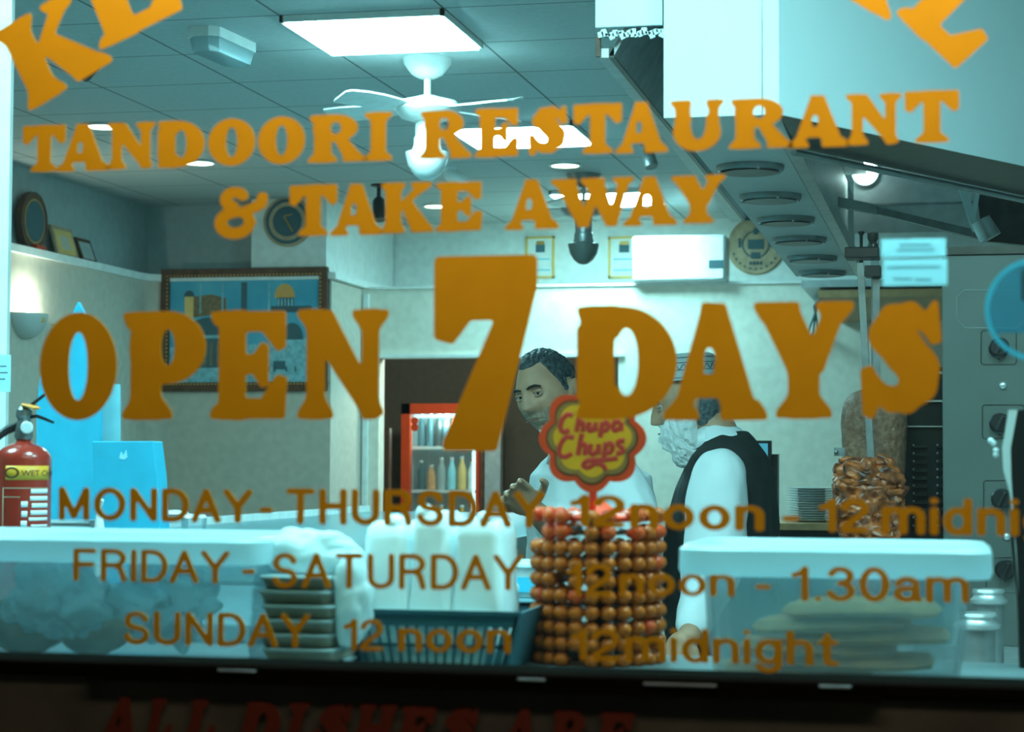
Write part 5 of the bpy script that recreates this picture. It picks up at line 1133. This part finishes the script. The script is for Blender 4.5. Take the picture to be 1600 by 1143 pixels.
for k in range(24):
    b0_, b1_ = 2*math.pi*k/24, 2*math.pi*(k+1)/24
    f_ = lambda b_, rr: (EX+r_*1.012*math.sin(R(2+rr*16*math.cos(b_))), YE-r_*1.012*math.cos(R(2+rr*16*math.cos(b_))), z(738)+rr*.0105*math.sin(b_))
    m1.add([f_(b0_, 1), f_(b1_, 1), f_(b1_, .7), f_(b0_, .7)], [(0, 1, 2, 3)])
build('round_symbol', m1, 'brown', t, smooth=False)
for a0, a1, y0, y1 in ((-18, 86, 761, 762.5), (-18, -16.5, 761, 900), (-16, 20, 775, 776)): wrap(a0, a1, y0, y1, 'plaque', t, 1.004, 'label_outline')
lr = random.Random(5)
for k in range(12):
    y0 = 763+k*11; wrap(38+lr.uniform(0, 6), 84, y0, y0+lr.choice((3, 5, 7)), 'white', t, 1.005, 'label_print')
for k in range(7): wrap(22+lr.uniform(0, 4), 34+lr.uniform(-2, 2), 782+k*15, 782+k*15+9, 'white', t, 1.005, 'label_print')
# blue boards and small things on the steel counter at the left
def board(pts, Y, th_, name, label, cat, m_, parent=None):
    P3 = [at(x, y, Y) for x, y in pts]
    return P3
Yb = 3.98; P3 = [at(x, y, Yb) for x, y in ((122, 471), (143, 512), (156, 560), (157, 921), (56, 921), (57, 640), (62, 590), (90, 535))]; zmin = ST+.001
P3[3].z = P3[4].z = zmin
t = thing('menu_board', 'tall plain blue pointed board standing behind the fire extinguisher', 'board', ((P3[0].x), Yb, ST))
build('board_panel', MB().prism(P3, (0, .012, 0)), 'blue', t, smooth=False)
P3 = [at(x, y, Yb+.03) for x, y in ((149, 640), (158, 640), (158, 760), (149, 730))]; build('brown_strut', MB().prism(P3, (0, .01, 0)), 'wood', t, smooth=False)
P3 = [at(x, y, Yb+.02) for x, y in ((157, 600), (187, 600), (187, 700), (157, 700))]; build('pale_back', MB().prism(P3, (0, .006, 0)), 'ink_l', t, smooth=False)
Yb2 = 3.78; P3 = [at(x, y, Yb2) for x, y in ((144, 689), (239, 689), (246, 745), (251, 836), (252, 900), (140, 900), (150, 800))]; P3[4].z = P3[5].z = zmin
t = thing('card_box', 'small plain blue box with pale emblem in front of the pointed board', 'box', ((P3[0].x+P3[1].x)/2, Yb2, ST))
build('box_body', MB().prism(P3, (0, .05, 0)), 'blue', t, smooth=False, bevel=.002)
P4 = [at(x, y, Yb2-.001) for x, y in ((186, 716), (189, 705), (193, 711), (197, 702), (199, 714), (194, 718))]; build('emblem', MB().prism(P4, (0, .0008, 0)), 'blue_l', t, smooth=False)
q = at(154, 900, 3.66); t = thing('squeeze_bottle', 'little white bottle in front of the blue box', 'bottle', (q.x, 3.66, ST))
h_ = at(154, 800, 3.66).z-ST; build('bottle_body', MB().lathe((q.x, 3.66, ST+.0005), [(.009, 0), (.0105, .006), (.0105, h_*.8), (.006, h_)], 20), 'white_gloss', t)
build('nozzle', MB().tube([(q.x, 3.66, ST+h_), (q.x+.004, 3.655, ST+h_+.012), (q.x+.010, 3.65, ST+h_+.024)], .0035, 10), 'white_gloss', t)
a = at(85, 832, 3.86); b = at(147, 804, 3.86); t = thing('steel_rail_tray', 'ribbed steel tray lying left of the white bottle', 'tray', ((a.x+b.x)/2, 3.86, ST))
build('tray', MB().box((a.x-.02, 3.84, ST+.001), (b.x, 3.93, at(100, 812, 3.86).z)), 'steel', t, smooth=False)
build('rib', MB().box((a.x-.02, 3.836, at(100, 816, 3.86).z), (b.x, 3.8398, at(100, 812, 3.86).z)).box((a.x-.02, 3.836, at(100, 826, 3.86).z), (b.x, 3.8398, at(100, 821, 3.86).z)), 'steel_w', t, smooth=False)
for k, (px, yt, r_, lb) in enumerate(((272, 797, .030, 'clear dish with foil top beside the blue box, left of two'), (303, 803, .026, 'clear dish with foil top beside the blue box, right of two'))):
    q = at(px, yt, 3.95); t = thing('covered_dish', lb, 'dish', (q.x, 3.95, ST))
    build('dish_body', MB().lathe((q.x, 3.95, ST+.0005), [(r_*.8, 0), (r_, q.z-ST-.008)], 24), 'tub', t); build('foil_top', MB().lathe((q.x, 3.95, q.z-.007), [(r_*1.05, 0), (r_*.9, .006), (r_*.3, .008)], 24), 'white_gloss', t)
# food warmer by the first man
a = at(806, 935, 4.1); b = at(853, 872, 4.1); t = thing('food_warmer', 'steel food warmer with blue side between the counter and the man in white', 'food warmer', ((a.x+b.x)/2, 4.1, ST))
build('casing', MB().box((a.x-.02, 3.95, ST+.001), (b.x+.03, 4.15, b.z-.012)), 'steel', t, smooth=False, bevel=.003)
build('blue_side', MB().box((a.x+.004, 3.946, ST+.012), (b.x+.02, 3.9495, b.z-.03)), 'blue', t, smooth=False)
build('bright_rim', MB().box((a.x-.024, 3.945, b.z-.012), (b.x+.034, 4.155, b.z-.004)), 'steel_w', t, smooth=False, bevel=.002)
q = at(786, 866, 3.9); tag(build('folded_cloth', crinkle(MB(), (q.x, 3.88, ST+.022), (.035, .05, .026), .012, 30, 20, 20, 9, ST+.001), 'foam'), 'small white folded cloth on the steel counter beside the food warmer', 'cloth')
q = at(568, 780, 6.0); t = thing('small_bottle', 'small dark bottle standing on the far service counter by the pillar edge', 'bottle', (q.x, 6.4, ST))
build('bottle_body', MB().lathe((q.x, 6.4, ST+.0005), [(.012, 0), (.012, .05), (.005, .065)], 14), 'steel_d', t); build('bottle_cap', MB().lathe((q.x, 6.4, ST+.065), [(.006, 0), (.006, .01)], 10), 'red', t)
# ------------------------------------------------------------------ people
def head_point(d, jaw=.30, age=0):
    x, y, z = d; p = Vector((x*.080, y*.097, z*.118))
    if z < 0:
        t_ = -z; p.x *= 1-jaw*t_**1.7
        if y > 0: p.y *= 1-.55*t_
        else: p.y *= 1-.10*t_
    else: p.y *= 1+.02*z
    if y < .15:
        w_ = min(1, max(0, (.15-y)*1.6)); X, Z = p.x, p.z; g = lambda cx, cz, sx, sz: math.exp(-((X-cx)/sx)**2-((Z-cz)/sz)**2)
        o = 0
        nz = max(0, min(1, (.028-Z)/.060)) if Z > -.034 else max(0, 1-(-.034-Z)/.009)
        o += .029*nz*math.exp(-(X/(.0085+.008*nz))**2)
        o += .007*(g(.014, -.030, .008, .008)+g(-.014, -.030, .008, .008))
        o -= .013*(g(.031, .006, .016, .012)+g(-.031, .006, .016, .012))
        o += .006*(g(.03, .028, .022, .009)+g(-.03, .028, .022, .009))
        o += .005*(g(.044, -.022, .02, .02)+g(-.044, -.022, .02, .02))
        o -= .003*(g(.026, -.045, .008, .02)+g(-.026, -.045, .008, .02))
        o += .007*g(0, -.056, .024, .006)+.006*g(0, -.068, .020, .006)-.004*g(0, -.062, .022, .0022)-.004*g(0, -.080, .02, .006)+.010*g(0, -.098, .022, .012)
        p.y -= o*w_
        p.x *= 1-.08*w_*math.exp(-((Z-.055)/.03)**2)
    return p
def sphere_mesh(fn, seg=120, rings=90):
    vs = []; 
    for i in range(rings+1):
        a = math.pi*i/rings
        for k in range(seg):
            b = 2*math.pi*k/seg; vs.append(fn(Vector((math.sin(a)*math.cos(b), math.sin(a)*math.sin(b), -math.cos(a)))))
    return vs, [(i*seg+k, i*seg+(k+1) % seg, (i+1)*seg+(k+1) % seg, (i+1)*seg+k) for i in range(rings) for k in range(seg)]
def sstep(a, b, x): t_ = max(0, min(1, (x-a)/(b-a))); return t_*t_*(3-2*t_)
def remeshed(mb, name, m_, parent, vox, smooth_it=4, post=None):
    o = build(name, mb, m_, parent)
    md = o.modifiers.new('r', 'REMESH'); md.mode = 'VOXEL'; md.voxel_size = vox; md.use_smooth_shade = True
    s_ = o.modifiers.new('s', 'SMOOTH'); s_.iterations = smooth_it; s_.factor = .5
    bpy.context.view_layer.update(); me = bpy.data.meshes.new_from_object(o.evaluated_get(bpy.context.evaluated_depsgraph_get()))
    o.modifiers.clear(); o.data = me
    if post:
        new = [post(Vector(v.co), Vector(v.normal)) for v in me.vertices]
        me.vertices.foreach_set('co', [c_ for q_ in new for c_ in q_]); me.update()
    for p_ in me.polygons: p_.use_smooth = True
    if not me.materials: me.materials.append(M[m_])
    return o
def limb(mb, pts, rad):
    P = [Vector(p) for p in pts]; n = 6; Q, Rr = [], []
    for i in range(len(P)-1):
        for k in range(n): u = k/n; Q.append(P[i].lerp(P[i+1], u)); Rr.append(rad[i]+(rad[i+1]-rad[i])*u)
    Q.append(P[-1]); Rr.append(rad[-1])
    for _ in range(2): Q = [Q[0]]+[(Q[i-1]+2*Q[i]+Q[i+1])/4 for i in range(1, len(Q)-1)]+[Q[-1]]
    mb.tube(Q, Rr, 24); mb.ball(Q[0], Rr[0]*.99, 18, 12); mb.ball(Q[-1], Rr[-1]*.99, 18, 12)
def hand(mb, wrist, d, up, curl=.4, side=1, s=1.0):
    """d: direction of the fingers, up: back of the hand"""
    w_ = Vector(wrist); d = Vector(d).normalized(); up = Vector(up); up = (up-d*up.dot(d)).normalized(); lat = d.cross(up)*side
    rot = Matrix((lat, d, up)).transposed()
    mb.ball(w_+d*.045*s, (.040*s, .052*s, .014*s), 20, 14, rot); mb.ball(w_+d*.012*s, (.028*s, .032*s, .018*s), 16, 12, rot)
    for k, (o, L_) in enumerate(((-.030, .066), (-.010, .078), (.011, .073), (.030, .058))):
        b = w_+d*.088*s+lat*o*s; c_ = curl*(1+.15*k); p = [b-d*.02*s, b]; a = 0
        for sg_ in (.42, .32, .26):
            a += c_; p.append(p[-1]+(d*math.cos(a)-up*math.sin(a)+lat*o*1.2)*L_*s*sg_)
        mb.tube(p, [.0092*s, .0095*s, .0088*s, .0080*s, .0068*s], 12); mb.ball(p[-1], .0068*s, 10, 8)
    b = w_+d*.025*s-lat*.028*s; p = [b, b+(d*.5-lat*.7-up*.1)*.034*s, b+(d*.95-lat*.95-up*.25)*.044*s, b+(d*1.5-lat*.95-up*.45)*.046*s]
    mb.tube(p, [.0125*s, .0105*s, .0098*s, .0075*s], 12); mb.ball(p[-1], .0075*s, 10, 8)
def make_person(label, H, hrot, hs, neck, rings, arms, legs, hands_, z_floor=0):
    """H: head centre; hrot: head rotation; rings: torso (center, rx, ry, yaw) from hips to shoulders"""
    t = thing('person', label, 'person', (rings[0][0].x, rings[0][0].y, z_floor))
    mb = MB(); vs, fs = sphere_mesh(lambda d: H+hrot @ (head_point(d)*hs)); mb.add(vs, fs)
    for s_ in (-1, 1):
        er = hrot @ Matrix.Rotation(R(12*s_), 3, 'Z') @ Matrix.Rotation(R(-8), 3, 'X')
        mb.ball(H+hrot @ (Vector((s_*.080, .008, -.008))*hs), (.010, .019, .032), 16, 12, er); mb.ball(H+hrot @ (Vector((s_*.087, .018, .002))*hs), (.007, .014, .024), 14, 10, er)
    limb(mb, [H+hrot @ Vector((0, .022, -.05)), neck[0].lerp(H, .45), neck[0]], [.054, .055, .062])
    mb.loft([(c, rx*.93, ry*.93, yw) for c, rx, ry, yw in rings])
    for A_ in arms: limb(mb, A_[0], A_[1])
    for A_ in legs: limb(mb, A_[0], A_[1])
    for h_ in hands_: hand(mb, *h_)
    body = remeshed(mb, 'body', 'skin', t, .0042, 2)
    for s_ in (-1, 1):
        e = H+hrot @ (Vector((s_*.0315, -.0765, .006))*hs); mbE = MB(); mbE.ball(e, .0128, 20, 14)
        eo = build('eye', mbE, 'eye', t)
        gz = (Vector((0, 0, CAMZ))-e).normalized(); fw = hrot @ Vector((0, -1, 0)); g2 = (gz*.85+fw*.5).normalized() if hs > .99 else fw
        build('iris', MB().ball(e+g2*.0082, .0058, 14, 10), 'iris', eo)
        lid = MB(); n = 12; P = []
        for k in range(n+1): a = -1.25+2.5*k/n; P.append(e+hrot @ (Vector((math.sin(a)*.0148, -math.cos(a)*.0136, .0068*math.cos(a)-.0005))))
        lid.tube(P, [.0014]+[.0028]*(n-1)+[.0014], 8)
        lid.tube([p_+hrot @ Vector((0, .0010, -.0155*math.cos(-1.25+2.5*i_/n)+.002)) for i_, p_ in enumerate(P)], [.0010]+[.0020]*(n-1)+[.0010], 8); build('eyelid', lid, 'skin', t)
        br = MB(); P = [H+hrot @ (Vector((s_*x_, y_, z_))*hs) for x_, y_, z_ in ((.012, -.0985, .0225), (.024, -.0985, .0265), (.036, -.093, .0275), (.047, -.081, .0225))]
        br.tube(P, [(.0028, .0028), (.0050, .0036), (.0048, .0036), (.0022, .002)], 8); build('eyebrow', br, 'brow', t)
    mo = MB(); mo.tube([H+hrot @ (Vector((x_, -.1035+abs(x_)*.42+.0, -.0618-(abs(x_)*.08)))*hs) for x_ in (-.024, -.014, 0, .014, .024)], [.0012, .0026, .0030, .0026, .0012], 8); build('mouth', mo, 'lip', t)
    return t, body
def shell(fn_mask, off, base=-.006, seg=120, rings=90, rough=0, seed=0, down=0):
    def f_(d):
        p = head_point(d); k = fn_mask(d, p); n_ = noise.noise(d*9+Vector((seed, 0, 0)))*rough+noise.noise(d*28)*rough*.6
        q = p+p.normalized()*(base+(off-base)*k+n_*k); q.z -= down*k; return q
    return f_
def hairline(d, p):
    a = math.degrees(abs(math.atan2(d.x, -d.y)))
    pts_ = [(0, .078), (25, .080), (45, .088), (58, .066), (70, .030), (80, -.012), (86, .030), (100, .030), (112, -.03), (140, -.062), (180, -.068)]
    for (a0, z0), (a1, z1) in zip(pts_, pts_[1:]):
        if a <= a1: zl = z0+(z1-z0)*(a-a0)/(a1-a0); break
    return sstep(zl-.006, zl+.008, p.z)
# --- first man: white shirt, head turned, looking at the camera
YM = 5.5
H1 = at(856, 615, YM); rot1 = Matrix.Rotation(R(-28), 3, 'Z') @ Matrix.Rotation(R(-11), 3, 'Y') @ Matrix.Rotation(R(9), 3, 'X')
yw = R(-25)
T1 = [(at(925, 1060, 5.7), .165, .115, yw), (at(922, 1000, 5.7), .168, .125, yw), (at(918, 920, 5.68), .165, .130, yw), (at(920, 840, 5.66), .165, .125, yw), (at(922, 780, 5.64), .175, .118, yw), (at(922, 742, 5.62), .170, .100, yw), (at(916, 722, 5.62), .125, .080, yw), (at(908, 706, 5.62), .070, .062, yw)]
n1 = [at(902, 705, 5.60)]
shR, elR, wrR = at(866, 762, 5.74), at(878, 836, 5.52), at(834, 796, 5.30)
shL, elL, wrL = at(978, 756, 5.50), at(1000, 862, 5.42), at(965, 930, 5.25)
hd = (at(800, 764, 5.20)-wrR)
def legs_for(x, y, zt, yw_): 
    ux = Vector((math.cos(yw_), math.sin(yw_), 0)); out = []
    for s_ in (-1, 1): h = Vector((x, y, zt))+ux*.085*s_; out.append(([h, Vector((h.x, h.y, .50)), Vector((h.x, h.y, .07))], [.088, .062, .045]))
    return out
hipz = T1[0][0].z
L1 = legs_for(T1[0][0].x, T1[0][0].y, hipz, yw)
man1, _ = make_person('dark-haired man in white shirt, looking out past the flower-shaped sign with one hand raised', H1, rot1, 1.0, n1, T1,
    [([shR, elR, wrR], [.055, .043, .028]), ([shL, elL, wrL], [.055, .043, .028])], L1,
    [(wrR, hd, (-.5, .75, .6), .22, 1, 1.08), (wrL, (-.3, -.4, -.6), (.3, -1, .2), .35, -1)])
sm = lambda d, p: (sstep(-.030, -.044, p.z-.35*max(0, abs(p.x)-.04))*sstep(110, 90, math.degrees(abs(math.atan2(d.x, -d.y)))))
vs, fs = sphere_mesh(lambda d, f_=shell(sm, .0010, base=-.003): H1+rot1 @ f_(d)); build('stubble', MB().add(vs, fs), 'stubble', man1)
vs, fs = sphere_mesh(lambda d, f_=shell(hairline, .0085, rough=.004, seed=2): H1+rot1 @ f_(d)); build('hair', MB().add(vs, fs), 'hair', man1)
gm = lambda d, p: math.exp(-(p.x/.017)**2-((p.z+.100)/.014)**2)*(1 if d.y < 0 else 0)
vs, fs = sphere_mesh(lambda d, f_=shell(gm, .012, rough=.004, down=.008): H1+rot1 @ f_(d)); build('goatee', MB().add(vs, fs), 'beard', man1)
def wrinkle(amp, sc_=16, seed=0):
    def f_(co, no): q = Vector((co.x*sc_, co.y*sc_, co.z*sc_*.55+seed)); return co+no*amp*(noise.noise(q)+.5*noise.noise(q*2.1))
    return f_
mb = MB(); mb.loft([(c+Vector((0, 0, 0)), rx*1.06+.006, ry*1.06+.006, y_) for c, rx, ry, y_ in T1[:-1]]+[(T1[-1][0]+Vector((0, 0, .004)), .072, .068, yw)])
limb(mb, [shR+Vector((.03, 0, .005)), shR.lerp(elR, .45), elR, elR.lerp(wrR, .25)], [.078, .072, .062, .055]); limb(mb, [shL+Vector((-.03, 0, .005)), shL.lerp(elL, .5), elL, elL.lerp(wrL, .6)], [.080, .074, .062, .05])
remeshed(mb, 'shirt', 'shirt', man1, .006, 3, wrinkle(.006))
mb = MB(); mb.loft([(T1[0][0]+Vector((0, 0, -.10)), .17, .125, yw), (T1[0][0]+Vector((0, 0, .06)), .172, .13, yw)])
for P, r_ in L1: limb(mb, [P[0], P[1], P[2]+Vector((0, 0, .02))], [.11, .085, .07])
remeshed(mb, 'trousers', 'trouser', man1, .009, 3)
for P, r_ in L1: build('shoe', MB().ball(P[2]+Vector((math.sin(yw)*.05, -math.cos(yw)*.05, -.03)), (.05, .13, .04), 18, 12, Matrix.Rotation(yw, 3, 'Z')), 'black', man1)
# collar
def collar(center, r, h, m_, par, tilt=Matrix.Identity(3), open_deg=40, yaw=0, flare=1.25):
    mb = MB(); n = 30; vs = []
    for k in range(n+1):
        a = R(open_deg/2+(360-open_deg)*k/n)-math.pi/2+yaw
        for rr_, zz in ((r, h), (r*flare, 0)): vs.append(center+tilt @ Vector((rr_*math.cos(a), rr_*math.sin(a)*.95, zz)))
    mb.add(vs, [(2*k, 2*k+2, 2*k+3, 2*k+1) for k in range(n)]); o = build('collar', mb, m_, par); o.modifiers.new('s', 'SOLIDIFY').thickness = .004; return o
collar(T1[-1][0]+Vector((-.01, -.02, -.015)), .068, .04, 'shirt', man1, yaw=yw, tilt=Matrix.Rotation(R(-12), 3, 'Y'))
# --- second man: profile to the left, white beard, patterned cap, black vest
YN = 5.6; f2 = R(-84)
H2 = at(1078, 630, YN); rot2 = Matrix.Rotation(f2, 3, 'Z') @ Matrix.Rotation(R(14), 3, 'X')
y2 = f2
T2 = [(at(1122, 1070, 5.66), .165, .125, y2), (at(1122, 1000, 5.66), .17, .130, y2), (at(1122, 900, 5.64), .175, .142, y2), (at(1130, 820, 5.64), .18, .140, y2), (at(1135, 762, 5.63), .185, .122, y2), (at(1138, 712, 5.62), .165, .092, y2), (at(1134, 685, 5.62), .11, .066, y2), (at(1122, 668, 5.62), .065, .055, y2)]
n2 = [at(1118, 676, 5.61)]
sh, el, wr = at(1120, 752, 5.42), at(1118, 872, 5.36), at(1078, 992, 5.16)
sh2, el2, wr2 = at(1126, 745, 5.82), at(1112, 870, 5.88), at(1095, 975, 5.90)
L2 = legs_for(T2[0][0].x, T2[0][0].y, T2[0][0].z, y2)
man2, _ = make_person('bearded man in black vest, white sleeves and patterned cap, seen from the side facing left', H2, rot2, .995, n2, T2,
    [([sh, el, wr], [.058, .045, .030]), ([sh2, el2, wr2], [.058, .045, .03])], L2,
    [(wr, at(1040, 1045, 5.08)-wr, (.4, -1, .3), .35, 1), (wr2, (-.2, .1, -1), (0, 1, .2), .3, -1)])
vs, fs = sphere_mesh(lambda d, f_=shell(lambda d, p: sstep(-.075, -.06, p.z)*sstep(.02, .25, d.y-.12*(p.z > .03)), .006, rough=.003): H2+rot2 @ f_(d)); build('hair', MB().add(vs, fs), 'hair_g', man2)
def bmask(d, p):
    a = math.degrees(abs(math.atan2(d.x, -d.y))); zl = -.040 if a < 22 else -.040+(.030)*min(1, (a-22)/55)
    if a > 100: return 0
    k = sstep(zl+.006, zl-.012, p.z)*sstep(100, 84, a)
    return k
def bfn(d):
    p = head_point(d); k = bmask(d, p); n_ = noise.noise(Vector((d.x*14, d.y*14, d.z*4)))*.006+noise.noise(Vector((d.x*40, d.y*40, d.z*10)))*.003
    q = p+p.normalized()*(-.006+.026*k+n_*k); fz = sstep(-.02, -.118, p.z)
    q.z -= .042*k*fz; q.y -= .010*k*fz; return H2+rot2 @ q
vs, fs = sphere_mesh(bfn, 160, 120); build('beard', MB().add(vs, fs), 'beard', man2)
ct = rot2 @ Matrix.Rotation(R(-10), 3, 'X'); cc = H2+rot2 @ Vector((0, .006, .062)); axv = ct @ Vector((0, 0, 1))
cp = build('cap', MB().lathe(cc, [(.086, 0), (.088, .01), (.086, .055), (.082, .068), (.070, .074), (.001, .077)], 48, axv), 'cap', man2)
pm = MB()
for h_ in (.006, .026, .046, .060): pm.lathe(cc, [(.0872, h_), (.0884, h_+.001), (.0872, h_+.002)], 48, axv, False)
build('cap_stripes', pm, 'ink', cp)
zz = MB(); u_ = axv.orthogonal().normalized(); v_ = axv.cross(u_); Pz = []
for k in range(145): a = 2*math.pi*k/144; Pz.append(cc+(u_*math.cos(a)+v_*math.sin(a))*.0878+axv*(.036+.007*math.sin(k*math.pi/3)))
zz.tube(Pz, .0011, 6); build('cap_pattern', zz, 'ink', cp)
mb = MB(); mb.loft([(c, rx*.98, ry*.98, y_) for c, rx, ry, y_ in T2[:-1]]+[(T2[-1][0], .068, .062, y2)])
limb(mb, [sh+Vector((.01, -.004, .012)), sh.lerp(el, .35), el, el.lerp(wr, .55), el.lerp(wr, .86)], [.076, .086, .082, .060, .044]); limb(mb, [sh2, el2, wr2], [.08, .07, .045])
remeshed(mb, 'shirt', 'shirt', man2, .006, 3, wrinkle(.007, 14, 3))
mb = MB(); mb.loft([(c, rx*1.05+.006, ry*1.05+.008, y_) for c, rx, ry, y_ in T2[:6]]+[(T2[6][0]+Vector((.006, 0, .0)), .115, .072, y2), (T2[6][0]+Vector((.010, 0, .020)), .075, .05, y2)])
remeshed(mb, 'vest', 'vest', man2, .006, 3, wrinkle(.006, 10, 8))
collar(at(1112, 690, 5.61), .062, .045, 'shirt', man2, tilt=Matrix.Rotation(R(-28), 3, 'Y'), yaw=y2, open_deg=50, flare=1.35)
mb = MB(); mb.loft([(T2[0][0]+Vector((0, 0, -.12)), .17, .13, y2), (T2[0][0]+Vector((0, 0, .04)), .172, .135, y2)])
for P, r_ in L2: limb(mb, [P[0], P[1], P[2]+Vector((0, 0, .02))], [.11, .085, .07])
remeshed(mb, 'trousers', 'trouser', man2, .009, 3)
for P, r_ in L2: build('shoe', MB().ball(P[2]+Vector((math.sin(y2)*.05, -math.cos(y2)*.05, -.03)), (.05, .13, .04), 18, 12, Matrix.Rotation(y2, 3, 'Z')), 'black', man2)
